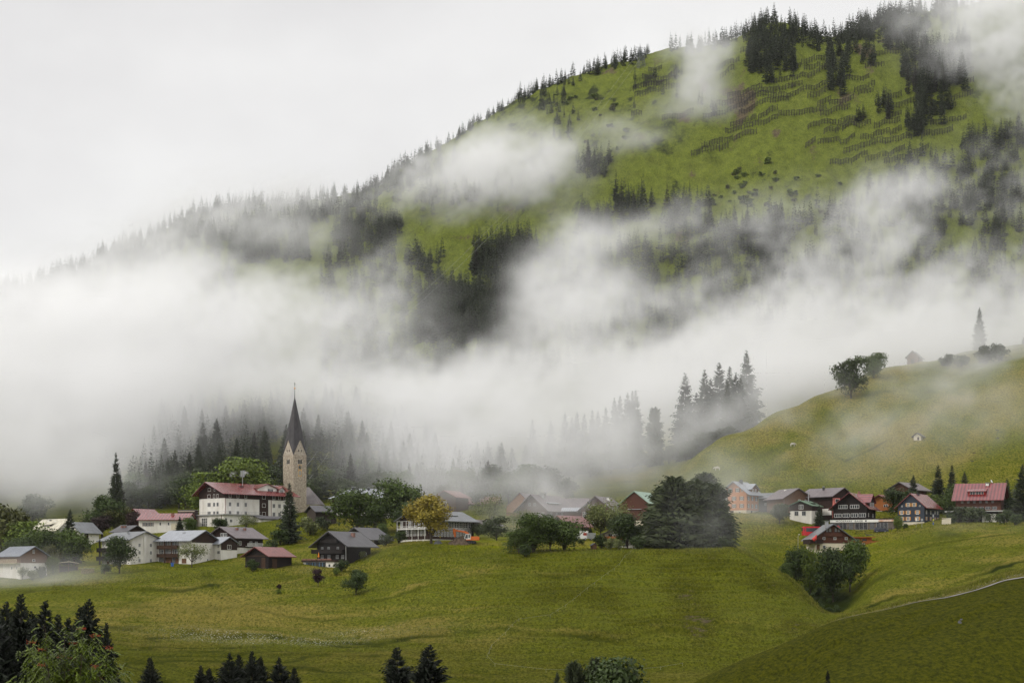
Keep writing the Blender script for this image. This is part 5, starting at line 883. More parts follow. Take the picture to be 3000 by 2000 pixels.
MB().box(-5.9, 15.7, -3.5, .5, .55, .9).build('terrace', WOOD['black'], h.o); sign = MB().box(-5.9, 10.5, -3.55, -3.25, -.35, .54).build('shop_sign', WHITE, h.o)
MB().box(10.52, 15.6, -3.5, -3.25, -.2, .5).build('sign_panel', mat('signpictures', (.7, .66, .6), (.45, .2, .1), rough=.6, scale=1.3), h.o)
for x0, x1 in ((-4.2, -.2), (2.6, 6.8), (9.8, 13.6)):
    w = MB().box(x0, x1, -3.3, -3.18, -2.7, -.5).build('shop_window', mat('shop_window_glass', (.10, .10, .105), (.02, .02, .022), rough=.15, scale=2.2, detail=6, spec=.6), h.o); f_ = MB(); [f_.box(x-.05, x+.05, -3.36, -3.31, -2.7, -.5) for x in np.linspace(x0, x1, 4)]; f_.box(x0, x1, -3.36, -3.31, -2.82, -2.71); f_.build('frame', GREYP, w)
for x in (1.2, 8.3): MB().box(x-.7, x+.7, -3.36, -3.19, -3.4, -.36).build('pillar', GRAYSTONE, h.o)
cu = bpy.data.curves.new('lettering', 'FONT'); cu.body = 'MODEPARK  BAIER'; cu.size = .95; cu.extrude = .012; cu.space_character = 1.18; cu.materials.append(DARKM)
t0 = bpy.data.objects.new('lettering_curve', cu); COL.objects.link(t0); bpy.context.view_layer.update(); tm = bpy.data.meshes.new_from_object(t0.evaluated_get(bpy.context.evaluated_depsgraph_get())); bpy.data.objects.remove(t0); t = link('lettering', tm, sign); t.location = (-3.9, -3.575, -.24); t.rotation_euler = (R(90), 0, 0)
ht = [(.42*(16*math.sin(q)**3)/16, .42*(13*math.cos(q)-5*math.cos(2*q)-2*math.cos(3*q)-math.cos(4*q))/16) for q in np.linspace(0, 2*math.pi, 24, endpoint=False)]
MB().prism([(x*.8+6.3, z*.8+.12) for x, z in ht], -3.575, -3.555).build('heart_mark', DARKM, sign)
h = House('chalet', 'bright orange wooden house with balcony and white ground floor behind the shop', 2614, 1522, 705, -40, 9.5, 9.5, 6.4, 2.4, WOOD['orange'], ROOF['dullred'], base=(3.4, PLASTER), oh=1.4, og=1.3); h.win('g', 2.2, 4.4, 1.6, 1.0); h.balcony('g', .5, 4.4, 3.5, 1.1, 1.0, WOOD['orange']); h.chimney(1, 5, .6, .8, WHITE, cap=False)
h = House('gabled_house', 'slate blue house with ochre yellow shutters and red roof', 2708, 1531, 662, -34, 9.4, 13, 5.7, 4.0, WOOD['blue'], ROOF['red'], oh=1.1, og=.7)
for z in (1.0, 3.1): h.row('g', (-3.3, -1.0, 2.3), z, w=.8, h=1.05, nx=2, ny=2, shut=YEL, sill=True); h.row('r', (1.8, 5.5, 9.2, 11.5), z, w=.7, h=1.05, nx=2, ny=2, shut=YEL if z < 2 else None)
h.row('g', (-1.0, 1.1), 5.6, w=.8, h=1.05, ny=2, shut=YEL); h.row('g', (-3.2, 3.1), 5.5, w=.35, h=.4, nx=1); h.box('porch_wall', 'g', -7.6, -4.75, -1, 2.6, -.3, WOOD['black'], -2.2) if False else None; h.chimney(.4, 5, .7, .8, DARKM, cap=False); h.box('foundation', 'g', -4.7, 4.7, -3, .35, .08, CREAM)
h = House('chalet', 'reddish brown house with purple roof and small white balcony behind the dark spruce', 2668, 1472, 722, -40, 8.4, 12, 5.2, 2.2, WOOD['red'], ROOF['purple'], oh=1.5, og=1.3); h.box('plaster_panel', 'g', 1.5, 4.25, -2, 1.2, .06, PLASTER); h.balcony('r', 2, 9, 1.6, 1.0, .9, GREYP); h.row('r', (3, 7), 2.1, w=1, h=1.2, fm=GREYP)
h = House('chalet', 'house with ribbed grey metal roof and orange gable at the foot of the hayfield', 2850, 1460, 738, 34, 12, 16, 4.4, 3.4, WOOD['orange'], ROOF['silver'], oh=1.6, og=1.2); h.win('g', 0, 4.2, 1.2, 1.0); h.chimney(-2, 12, .8, .7, WHITE)
h = House('chalet', 'tall brown house with flared bright red roof, dormer and terrace above the slope', 2932, 1520, 648, 68, 11, 14.5, 7.2, 4.6, WOOD['red'], ROOF['red'], oh=1.4, og=1.2, dip=6)
h.dormer('l', 5.2, 10.6, 4.5, 7.7, 1.5, 1.5, REDP, ROOF['red'], [(9.2, 7.9, 1.5, 1.2, 2), (7.3, 7.9, 1.5, 1.2, 2), (6, 7.9, .5, 1.2, 1)], shed=True); h.row('l', lin(1.6, 13.4, 6), 5.4, w=.62, h=.85, fm=GREYP, gm=CURT); h.row('l', lin(1, 13.6, 6), 3.3, w=1.4, h=.75, nx=3, fm=GREYP); h.chimney(-.6, 5, .6, 1.0, WHITE)
MB().box(-9.0, -5.4, -1, 17.5, 2.45, 2.75).build('terrace', mat('pale_slab', (.5, .5, .48), rough=.8), h.o); MB().box(-8.4, -5.5, .5, 17, -3, 2.44).build('terrace_wall', WOOD['black'], h.o); MB().box(-8.62, -8.38, 1, 5.5, -2.5, 1.6).build('terrace_plaster', PLASTER, h.o); MB().box(-8.75, -8.4, -2.5, .4, -2.4, .5).build('wing_wall', PLASTER, h.o)
h.row('l', (), 0); b = h.loc+Matrix.Rotation(R(68), 3, 'Z') @ Vector((0, 4, 11.6)); o = empty('satellite_dish', b, R(20), 'white satellite dish on the ridge of the bright red roof', 'satellite dish'); MB().tube([(0, 0, -.5), (0, 0, .9)], .04).build('pole', METAL, o); MB().tube([(0, -.05, 1.0), (.14, -.12, 1.05), (.2, -.2, 1.1)], [.1, .5, .62], 12).build('dish', WHITE, o)
q = P(2758, 1545, 640); o = empty('retaining_wall', q, R(-14), 'cream plastered retaining wall at the top of the meadow slope', 'wall'); MB().prism([(0, -2.0), (3.0, -2.0), (3.0, 3.0), (.15, 2.7)], 0, .6).build('wall', CREAM, o); MB().box(.1, 3.1, -.08, .68, 2.98, 3.1).build('coping', CREAM, o)
h = House('chalet', 'brown chalet with grey curved roof and cream ground floor in front of the red bus', 2388, 1603, 620, 6, 11.4, 11, 3.2, 3.9, WOOD['red'], ROOF['grey'], base=(1.35, CREAM), oh=1.5, og=1.1, thick=.25)
h.row('g', (-1.9, -.9, .9, 1.9), 4.9, w=.72, h=1.1, gm=CURT, fm=WOOD['dark'], nx=1); h.row('g', (-2.9, .6, 4.2), 2.5, w=.7, h=.7, nx=1, fm=WHITE, gm=CURT); h.box('loggia', 'g', -2.9, 2.9, 3.5, 4.6, .35, WOOD['red']); h.win('g', -2.8, -.3, .8, .9, nx=1); h.door('g', -4.7, -.9, 1, 1.9, WOOD['tan']); h.win('l', 2, .2, .8, .8); h.balcony('l', -.6, 8, 1.4, 1.8, 1.1, WOOD['dark']); h.balcony('g', -7.6, -3.4, 1.4, 1.1, 1.0, WOOD['dark']); h.chimney(-1.7, 1.2, 2.1, .95, METAL)
b = h.loc+Matrix.Rotation(R(6), 3, 'Z') @ Vector((-5.9, -1.7, 1.45)); o = empty('parasol', b, 0, 'red half folded parasol on the balcony before the bus', 'parasol'); MB().tube([(0, 0, 0), (0, 0, 2.6)], .03).build('pole', METAL, o); MB().tube([(-.9, 0, .8), (-.3, 0, 1.3), (.3, 0, 2.5)], [.55, .62, .05], 8).build('canopy', mat('red_cloth', (.6, .06, .05), rough=.8), o)
h = House('annex', 'orange boarded annex with flat orange canopy and grey stone base beside the brown chalet', 2497, 1602, 628, 8, 6.4, 6, 3.0, .2, WOOD['orange'], WOOD['orange'], base=(1.4, GRAYSTONE), oh=.9, og=.8, roofshape='flat', thick=.25, cat='building'); h.row('g', (-1.6, .8), 1.75, w=1.5, h=.9, nx=1, fm=WOOD['orange']); h.box('balcony', 'g', -.4, 5.0, .75, 1.9, 2.2, WOOD['orange']); h.box('stone_base', 'g', .2, 5.0, -3, .74, 2.0, GRAYSTONE); h.box('canopy', 'g', -3.6, .1, 1.0, 1.2, 2.6, METAL); h.box('post', 'g', -.1, .08, -2.5, 1.0, 2.5, WHITE, 2.3)
# --- huts on the hayfield and small sheds
b = G(2705, dist_at(2705, 1290, 720, 940)); h = House('hut', 'tiny plaster hut with dark brown roof on the yellow hayfield', 2698, 1287, b.y, -30, 3.0, 3.2, 1.5, 1.0, CREAM, ROOF['black'], cat='hut', oh=.8, og=.6, dip=1.5); h.door('g', .4, -.2, .7, 1.2, WOOD['dark'])
h = House('barn', 'grey wooden hay barn lost in mist on top of the hayfield', 2690, 1064, 935, -24, 5.2, 9.5, 3.4, 2.4, WOOD['tan'], ROOF['purple'], cat='barn', oh=.9, og=.8); h.door('g', 0, 0, 1.6, 2.2, WOOD['dark'])
o = empty('wood_shelter', P(170, 1672, 598), R(12), 'open timber lean-to with pale flat roof beside the slim tree', 'shelter'); MB().prism([(0, 2.4), (3.2, 2.8), (6.2, 2.3), (6.2, 2.45), (3.2, 2.98), (0, 2.6)], 0, 4).build('roof', WOOD['cream'], o)
for x in (.3, 3.1, 5.8): MB().box(x-.1, x+.1, .2, .4, -1.2, 2.35).build('post', WOOD['tan'], o)
MB().box(.2, 5.9, 3, 3.9, -1.2, 1.5).build('back_wall', WOOD['dark'], o)

# ---------------------------------------------------------------- vehicles and other small things
RUB = mat('tyre_rubber', (.02, .02, .02), rough=.8); RIM = mat('wheel_rim', (.4, .4, .42), rough=.35, metal=.7); LAMP = mat('lamp_glass', (.7, .7, .68), rough=.2); TAIL = mat('tail_lamp', (.4, .02, .02), rough=.3)
def paint(n, c): return mat('car_paint_'+n, c, tuple(v*.92 for v in c), rough=.25, spec=.6)
WH = {}
def wheel(par, x, y, r=.34, w=.22):
    if r not in WH: WH[r] = (MB().tube([(0, -w/2, 0), (0, w/2, 0)], r, 16).mesh('tyre', RUB), MB().tube([(0, -w/2-.012, 0), (0, w/2+.012, 0)], r*.62, 12).mesh('rim', RIM))
    o = link('wheel', WH[r][0], par, (x, y, r)); link('rim', WH[r][1], o)
def car(px, D, rz, pm, label, prof, glass, L_, Wd=1.78, r=.34, ax=(.8, 3.5), up=0.0):
    o = empty('parked_car', G(px, D, up), rz, label, 'car'); MB().prism(prof, -Wd/2, Wd/2).build('body', pm, o)
    MB().prism(glass, -Wd/2-.012, Wd/2+.012).build('side_window', GLASS, o)
    for x in ax:
        for y in (-Wd/2+.08, Wd/2-.08): wheel(o, x, y, r)
    for y in (-Wd*.36, Wd*.36): MB().box(L_-.03, L_+.03, y-.16, y+.16, .62, .8).build('headlight', LAMP, o); MB().box(-.03, .03, y-.14, y+.14, .7, .95).build('tail_light', TAIL, o)
    return o
suv = [(0, .32), (4.6, .32), (4.62, .75), (4.5, .98), (3.45, 1.1), (2.75, 1.68), (.55, 1.72), (.1, 1.2), (0, .9)]
car(2561, 655, R(-4), paint('dark_blue', (.05, .055, .09)), 'dark blue estate car parked behind the wooden rail', suv, [(.45, 1.12), (3.2, 1.12), (2.7, 1.58), (.7, 1.6)], 4.6)
hatch = [(0, .3), (4.2, .3), (4.22, .7), (4.1, .88), (3.2, 1.0), (2.5, 1.45), (.9, 1.48), (.15, 1.05), (0, .85)]
car(2598, 668, R(-6), paint('white', (.75, .75, .74)), 'white car parked on the lawn edge below the shop', hatch, [(.6, 1.02), (2.95, 1.02), (2.45, 1.37), (.95, 1.4)], 4.2, up=.1)
car(900, 664, R(-20), paint('black', (.02, .022, .025)), 'dark car under the timber shelter by the church', hatch, [(.6, 1.02), (2.95, 1.02), (2.45, 1.37), (.95, 1.4)], 4.2)
def bus():
    o = empty('bus', P(2351, 1571, 634), R(3), 'red coach half hidden behind the brown chalet', 'bus'); RED = paint('red', (.55, .012, .022))
    MB().prism([(0, .35), (11.8, .35), (11.95, 1.0), (11.8, 3.0), (11.5, 3.2), (.25, 3.2), (0, 3.0), (-.05, 1.2)], -1.25, 1.25).build('body', RED, o)
    w = MB().box(.9, 11.2, -1.268, 1.268, 1.55, 2.75).build('side_window', GLASS, o); MB().box(-.08, .02, -1.0, 1.0, 1.7, 2.8).build('rear_window', GLASS, o)
    for x in (.35,): MB().box(x, x+.25, -1.262, -1.24, 1.75, 2.6).build('side_pane', GLASS, o)
    MB().box(9.4, 11.4, -.9, .9, 3.2, 3.5).build('roof_unit', RED, o)
    for x in (2.6, 9.2):
        for y in (-1.15, 1.15): wheel(o, x, y, .5, .3)
    for y in (-.9, .9): MB().box(-.09, .0, y-.15, y+.15, .8, 1.15).build('tail_light', TAIL, o)
bus()
def excavator():
    OR = mat('excavator_orange', (.62, .15, .02), (.5, .11, .02), rough=.45); CAB = mat('excavator_white', (.68, .68, .64), rough=.4); D = 588; k = D/F
    o = empty('excavator', G(1375, D, .1), R(-4), 'orange and white tracked excavator with bent arm beside the black house', 'excavator')
    for y in (-1.1, 1.1):
        t = MB(); t.prism([(-2.0, .25), (-1.7, 0), (1.7, 0), (2.0, .25), (2.0, .6), (1.7, .85), (-1.7, .85), (-2.0, .6)], y-.28, y+.28); c = t.build('track', RUB, o)
        for x in (-1.5, -.75, 0, .75, 1.5): MB().tube([(x, y-.31, .42), (x, y+.31, .42)], .26, 10).build('roller', DARKM, c)
    MB().box(-.9, .9, -.8, .8, .5, 1.0).build('undercarriage', DARKM, o)
    b = MB(); b.box(-1.4, 2.9, -1.25, 1.25, 1.0, 1.25); b.prism([(.5, 1.25), (2.95, 1.25), (3.0, 1.9), (2.7, 2.15), (.5, 2.15)], -1.25, 1.25); b.build('engine_cover', OR, o)
    b = MB(); b.prism([(-1.35, 1.25), (.45, 1.25), (.45, 2.9), (-.95, 2.9), (-1.35, 1.9)], -1.22, -.1); c = b.build('cab', CAB, o); MB().prism([(-1.1, 1.55), (-.35, 1.55), (-.35, 2.7), (-.85, 2.7), (-1.15, 1.9)], -1.235, -.085).build('cab_window', GLASS, c); MB().box(-.15, .3, -1.235, -.085, 1.75, 2.7).build('cab_window', GLASS, c)
    b = MB(); b.prism([(-.4, 1.6), (.3, 2.0), (-.3, 3.3), (-1.2, 3.75), (-3.9, 4.15), (-4.6, 4.5), (-4.5, 3.95), (-3.9, 3.7), (-1.5, 3.25), (-.8, 2.8)], .15, .6); b.build('boom', OR, o)
    b = MB(); b.prism([(-4.75, 4.6), (-4.1, 4.3), (-4.0, 2.3), (-4.2, 1.9), (-4.5, 2.0), (-4.9, 4.0)], .1, .62); b.build('stick', OR, o); b = MB(); b.prism([(-4.3, 2.0), (-3.7, 1.9), (-3.4, 1.2), (-3.9, .7), (-4.6, .9), (-4.7, 1.5)], -.2, .9); b.build('bucket', DARKM, o); b = MB(); b.tube([(-1.4, .38, 3.75), (-4.3, .38, 4.6)], .09, 8); b.build('hydraulic_ram', METAL, o)
excavator()
def heap(name, label, px, D, w, d, h, m, seed, cat):
    g = np.random.default_rng(seed); n = 18; b = MB(); v = []; base = G(px, D)
    for j in range(n+1):
        for i in range(n+1):
            x, y = (i/n*2-1), (j/n*2-1); r = max(0, 1-x*x-y*y); v.append((x*w, y*d, h*r**.8*(1+.3*g.normal())+ground(base.x+x*w, base.y+y*d)-base.z-.15))
    b.add(v, [(j*(n+1)+i, j*(n+1)+i+1, (j+1)*(n+1)+i+1, (j+1)*(n+1)+i) for j in range(n) for i in range(n)]); q = b.build(name, m, None, base, smooth=False); tag(q, label, cat)
SOIL = mat('dug_earth', (.14, .1, .07), (.07, .05, .035), rough=.95, scale=2, bump=.6)
heap('earth_heap', 'heap of brown dug earth in front of the excavator', 1345, 587, 3.4, 2, 1.7, SOIL, 1, 'heap'); heap('gravel_heap', 'small grey gravel heap by the white posts', 1283, 588, 1.4, 1, .9, GRAYSTONE, 2, 'heap')
def van():
    o = empty('delivery_van', G(1690, 612, .05), R(4), 'white box van with a red stripe parked behind the lawn', 'van'); WP = paint('van_white', (.74, .74, .72))
    MB().box(0, 3.4, -1.0, 1.0, .5, 2.9).build('cargo_box', WP, o); MB().prism([(-1.6, .45), (-.02, .45), (-.02, 2.2), (-.7, 2.2), (-1.5, 1.3)], -.95, .95).build('cab', WP, o); MB().prism([(-1.3, 1.35), (-.3, 1.35), (-.3, 2.05), (-.7, 2.05)], -.965, .965).build('cab_window', GLASS, o); MB().box(1.9, 3.3, -1.02, -.99, 1.5, 2.3).build('red_panel', REDP, o)
    for x in (-.8, 2.5):
        for y in (-.9, .9): wheel(o, x, y, .36)
    o = empty('trailer', G(1718, 612, .05), R(4), 'grey slatted livestock trailer beside the white van', 'trailer'); b = MB(); b.box(0, 2.8, -.9, .9, .55, .7); [b.box(0, 2.8, -.93, .93, z, z+.3) for z in (.75, 1.15, 1.55, 1.95)]; [b.box(x-.06, x+.06, -.95, .95, .7, 2.3) for x in (.06, 1.4, 2.74)]; b.build('body', METAL, o)
    for y in (-.95, .95): wheel(o, 1.4, y, .3, .18)
    o = empty('water_tank', G(1680, 614, .0), R(4), 'blue plastic tank half hidden by bushes beside the van', 'tank'); BL = mat('blue_plastic', (.03, .09, .22), rough=.5); MB().prism([(-1.3, .1), (1.3, .1), (1.4, 1.6), (1.1, 2.0), (-1.1, 2.0), (-1.4, 1.6)], -1, 1).build('tank_body', BL, o); MB().tube([(0, 0, 2.0), (0, 0, 2.2)], .3, 10).build('lid', DARKM, o)
van()
def post_thing(name, px, D, h, label, cat, parts):
    o = empty(name, G(px, D), 0, label, cat); MB().tube([(0, 0, -.4), (0, 0, h)], .055, 6).build('post', METAL, o)
    for nm, (x0, x1, z0, z1), m in parts: MB().box(x0, x1, -.09, -.055, z0, z1).build(nm, m, o)
BLU = mat('sign_blue', (.04, .12, .4), rough=.4); YB = mat('sign_yellow', (.75, .8, .04), rough=.4)
post_thing('traffic_sign', 2701, 646, 3.0, 'white grey road sign on a thin post on the lawn before the blue house', 'road sign', [('sign_plate', (-.35, .35, 2.2, 2.9), METAL)])
post_thing('traffic_sign', 2684, 654, 3.2, 'tall white narrow sign in front of the blue house wall', 'road sign', [('sign_plate', (-.22, .22, 2.2, 3.2), WHITE)])
post_thing('bus_stop_sign', 2734, 645, 3.6, 'sign post with white, yellow and blue plates near the cream wall', 'sign', [('white_plate', (-.22, .22, 2.7, 3.6), METAL), ('yellow_plate', (-.18, .18, 1.6, 2.05), YB), ('blue_plate', (-.2, .2, .35, .9), BLU)])
o = empty('street_lamp', G(2338, 628), 0, 'slim grey street lamp with small head beside the red bus', 'street lamp'); MB().tube([(0, 0, -.5), (0, 0, 4.6), (.25, 0, 5.1)], [.07, .05, .04], 6).build('pole', METAL, o); MB().box(.1, .6, -.12, .12, 5.05, 5.2).build('lamp_head', WHITE, o)
def rail_fence(name, label, pts, h, m, cat='fence', step=2.2, rails=(.45, .85), t=.06):
    o = empty(name, G(*pts[0]), 0, label, cat); base = o.location.copy(); P3 = []
    for (a, da), (b, db) in zip(pts, pts[1:]):
        pa, pb = G(a, da), G(b, db); n = max(1, int((pb-pa).length/step))
        for i in range(n): x = pa.lerp(pb, i/n); P3.append(G(1500+x.x/x.y*F, x.y))
    P3.append(G(*pts[-1])); k = 0
    for q in P3: MB().box(-t, t, -t, t, -.4, h).build('post', m, o, q-base)
    b = MB()
    for r in rails:
        for q, w in zip(P3, P3[1:]): b.tube([q-base+Vector((0, -.07, h*r)), w-base+Vector((0, -.07, h*r))], t*.8, 4)
    b.build('rail', m, o)
rail_fence('wooden_fence', 'dark wooden rail fence along the stone edge by the parked estate car', [(2508, 650), (2560, 650), (2612, 653)], 1.3, WOOD['black'])
rail_fence('wooden_fence', 'dark rail fence in front of the brown chalet', [(2345, 611), (2390, 611), (2425, 612)], 1.1, WOOD['black'])
rail_fence('wire_fence', 'thin pale electric fence line crossing the meadow', [(1860, 560), (1800, 530), (1700, 493), (1612, 466), (1520, 460), (1440, 432), (1427, 418)], .7, mat('fence_wire', (.4, .4, .33), rough=.6), step=7, rails=(.9,), t=.014)
rail_fence('wire_fence', 'thin pale fence line along the foot of the pasture', [(1427, 418), (1450, 405), (1600, 402), (1800, 402), (2000, 420)], .7, MC['fence_wire'], step=7, rails=(.9,), t=.014)
o = empty('stone_wall', P(2538, 1578, 646), R(5), 'grey stone retaining wall under the rail fence', 'wall'); MB().box(0, 8.6, 0, .6, -1.6, 1.4).build('wall', GRAYSTONE, o); MB().box(-.06, 8.66, -.06, .66, 1.4, 1.5).build('coping', GRAYSTONE, o)
for px, D, s_, lb in ((505, 600, 1, 'blue bin in front of the white house'),):
    o = empty('bin', G(px, D), 0, lb, 'bin'); MB().prism([(-.35, 0), (.35, 0), (.42, 1.1), (-.42, 1.1)], -.35, .35).build('body', BLU, o); MB().box(-.46, .46, -.4, .4, 1.1, 1.2).build('lid', BLU, o)
o = empty('log_stack', G(238, 593), R(10), 'stack of split firewood under a sheet by the lean-to', 'firewood stack'); b = MB(); gg = random.Random(3)
for j in range(6):
    for i in range(15): b.tube([(i*.26+gg.uniform(-.03, .03), 0, .15+j*.25), (i*.26, 1.0+gg.uniform(-.1, .1), .15+j*.25)], .125, 6)
b.build('logs', mat('split_wood', (.3, .22, .14), (.12, .08, .05), rough=.9, scale=3, island=.4), o); MB().box(-.2, 4.0, -.1, 1.2, 1.63, 1.7).build('cover_sheet', GREYP, o)
def cow(px, py, label, rz):
    D = dist_at(px, py, 715, 930); o = empty('cow', G(px, D), rz, label, 'cow'); me = bpy.data.meshes.new('cow_body')
    V = [(0, 0, 1.15), (-.7, 0, 1.2), (.7, 0, 1.22), (1.15, 0, 1.25), (1.5, 0, .95), (1.75, 0, .75), (-.75, .22, .75), (-.78, .22, .4), (-.72, .22, .03), (-.75, -.22, .75), (-.78, -.22, .4), (-.72, -.22, .03), (.72, .2, .75), (.72, .2, .4), (.72, .2, .03), (.72, -.2, .75), (.72, -.2, .4), (.72, -.2, .03), (-.98, 0, 1.0), (-1.02, 0, .5)]
    E = [(0, 1), (0, 2), (2, 3), (3, 4), (4, 5), (1, 6), (6, 7), (7, 8), (1, 9), (9, 10), (10, 11), (2, 12), (12, 13), (13, 14), (2, 15), (15, 16), (16, 17), (1, 18), (18, 19)]
    rd = [.42, .38, .36, .2, .17, .1, .16, .09, .07, .16, .09, .07, .14, .08, .07, .14, .08, .07, .05, .04]
    me.from_pydata(V, E, []); b = link('body', me, o); md = b.modifiers.new('skin', 'SKIN')
    for i, r in enumerate(rd): me.skin_vertices[0].data[i].radius = (r, r)
    me.skin_vertices[0].data[0].use_root = True; b.modifiers.new('sub', 'SUBSURF').render_levels = 1; me.materials.append(mat('cow_hide', (.6, .56, .48), (.3, .26, .22), rough=.8))
    for y in (-.12, .12): MB().tube([(1.45, y, 1.1), (1.5, y*2.2, 1.3)], [.03, .008], 5).build('horn', CREAM, o)
cow(2322, 1309, 'pale cow grazing halfway up the misty hayfield', R(20)); cow(2102, 1380, 'pale cow grazing low on the hayfield above the giant conifers', R(160))
for px, py, lb in ((2848, 1352, 'highest ski lift hanger over the hayfield above the red roof'), (2853, 1326, 'dark hanger of the idle ski lift over the hayfield'), (2921, 1260, 'small lift hanger far up the hayfield'), (2923, 1284, 'small lift hanger just below the far one')):
    D = dist_at(px, py+14, 715, 900); o = empty('lift_hanger', G(px, D), 0, lb, 'lift hanger'); MB().tube([(0, 0, -.2), (0, 0, 2.2)], .03, 5).build('rod', DARKM, o); MB().box(-.6, .6, -.25, .25, 1.7, 1.95).build('seat', DARKM, o)
# --- cable car pylons and cables
PYL = mat('pylon_steel', (.13, .14, .15), (.09, .1, .11), rough=.6)
def pylon(b, H, label, s=1.0):
    o = empty('cable_pylon', b, R(18), label, 'pylon'); m = MB(); w0, w1 = 2.6*s, 1.9*s
    lv = [(-2+ (H+2)*i/6) for i in range(7)]; wd = lambda z: w0+(w1-w0)*(z/H)
    for sx in (-1, 1):
        for sy in (-1, 1): m.tube([(sx*wd(-2), sy*wd(-2), -2), (sx*wd(H), sy*wd(H), H)], .16*s, 5)
    for a, b2 in zip(lv, lv[1:]):
        for (p, q) in (((-1, -1), (1, -1)), ((1, -1), (1, 1)), ((1, 1), (-1, 1)), ((-1, 1), (-1, -1))):
            m.tube([(p[0]*wd(a), p[1]*wd(a), a), (q[0]*wd(b2), q[1]*wd(b2), b2)], .09*s, 4); m.tube([(q[0]*wd(a), q[1]*wd(a), a), (p[0]*wd(b2), p[1]*wd(b2), b2)], .09*s, 4); m.tube([(p[0]*wd(b2), p[1]*wd(b2), b2), (q[0]*wd(b2), q[1]*wd(b2), b2)], .1*s, 4)
    m.build('lattice_mast', PYL, o); d = MB(); d.prism([(-4.2*s, H-1.1*s), (-3*s, H), (3*s, H), (4.2*s, H-1.1*s), (4.2*s, H-.4*s), (3.1*s, H+.6*s), (-3.1*s, H+.6*s), (-4.2*s, H-.4*s)], -1.4*s, 1.4*s); d.build('cable_saddle', PYL, o)
    for x in (-3.4, -1.4, 1.0, 3.2):
        d = MB(); zt_ = H+5.0*s; d.tube([(x*s*.8, 0, H+.5*s), (x*s-.7*s, 0, zt_)], .12*s, 4); d.tube([(x*s*.8, 0, H+.5*s), (x*s+.7*s, 0, zt_)], .12*s, 4); d.tube([(x*s-.8*s, 0, zt_), (x*s+.8*s, 0, zt_)], .15*s, 4); d.build('gantry', PYL, o)
    return o
p1 = G(1878, dist_at(1880, 195, 1400, 1700)); pylon(p1, 10.5, 'steel cable car pylon on the mountain ridge', 1.0); p2 = G(1122, 1180); H2 = (HZ-975)/F*1180-p2.z; pylon(p2, H2, 'steel cable car pylon ghostly in the valley mist', 1.05)
sta = G(830, 715, 6); CABM = mat('steel_cable', (.35, .35, .34), rough=.5)
for k, dx in enumerate((-2.6, 2.6)):
    a, b2, c = sta+Vector((dx, 0, 0)), p2+Vector((dx, 0, H2+1.2)), p1+Vector((dx, 0, 11)); b = MB()
    for u, w, sag in ((a, b2, 10), (b2, c, 12)):
        b.tube([u.lerp(w, i/20)-Vector((0, 0, sag*4*(i/20)*(1-i/20))) for i in range(21)], .045, 4)
    tag(b.build('cable', CABM), ('lower' if k == 0 else 'upper')+' carrying cable of the cable car rising from the village into mist', 'cable')
# --- avalanche barriers
AV = mat('barrier_timber', (.034, .03, .026), (.02, .018, .016), rough=.85); gb = random.Random(77)
AVL = [(60,464,132,436),(105,437,145,421),(28,436,148,420)]
SEG = [(2025,462,2107,442),(2108,448,2133,437),(2056,440,2146,417),(2150,417,2216,396),(2125,392,2204,372),(2205,374,2278,351),(2140,377,2192,357),(2197,360,2215,352),(2222,352,2245,341),(2247,340,2278,326),(2165,341,2310,296),(2281,347,2380,332),(2383,332,2420,330),(2060,348,2140,328),(2142,330,2190,308),(2190,306,2304,290),(2100,313,2204,288),(2206,288,2245,274),(2248,272,2282,268),(2284,270,2328,262),(2307,288,2424,252),(2322,262,2350,252),(2131,286,2232,260),(2260,248,2366,232),(2369,230,2440,205),(2322,210,2345,202),(2348,190,2386,178),(2391,180,2460,162),(2356,210,2402,198),(2408,200,2470,178),(2366,290,2425,270),(2395,318,2434,300),(2430,312,2500,290),(2404,342,2490,322),(2456,368,2530,352),(2468,384,2550,366),(2367,382,2448,364),(2414,398,2456,388),(2396,430,2458,418),(2462,422,2504,410),(2360,434,2388,426),(2452,380,2504,368),(2472,450,2530,433),(2532,436,2670,412),(2521,410,2605,392),(2608,396,2640,384),(2561,380,2636,360),(2597,350,2640,336),(2432,482,2540,460),(2535,478,2578,466),(2586,458,2650,444),(2590,482,2660,470),(2662,460,2720,440),(2700,412,2790,388),(2503,272,2562,250),(2515,286,2558,270),(2480,240,2545,230),(2535,206,2590,196),(2560,168,2640,158),(2580,300,2640,286),(2617,318,2676,303),(2700,330,2800,318),(2780,300,2850,285),(2800,250,2852,246),(2812,216,2852,214),(2870,180,2880,176),(2726,370,2830,350),
       (1855,268,1940,250),(1882,235,1975,226),(1885,255,1960,244),(1860,290,1990,262),(1900,210,1938,204),(1850,345,1880,338),(1940,355,2030,340),(2100,215,2165,180),(2110,238,2150,205),(1646,240,1674,231),(1582,267,1594,259),(2170,155,2220,138)]
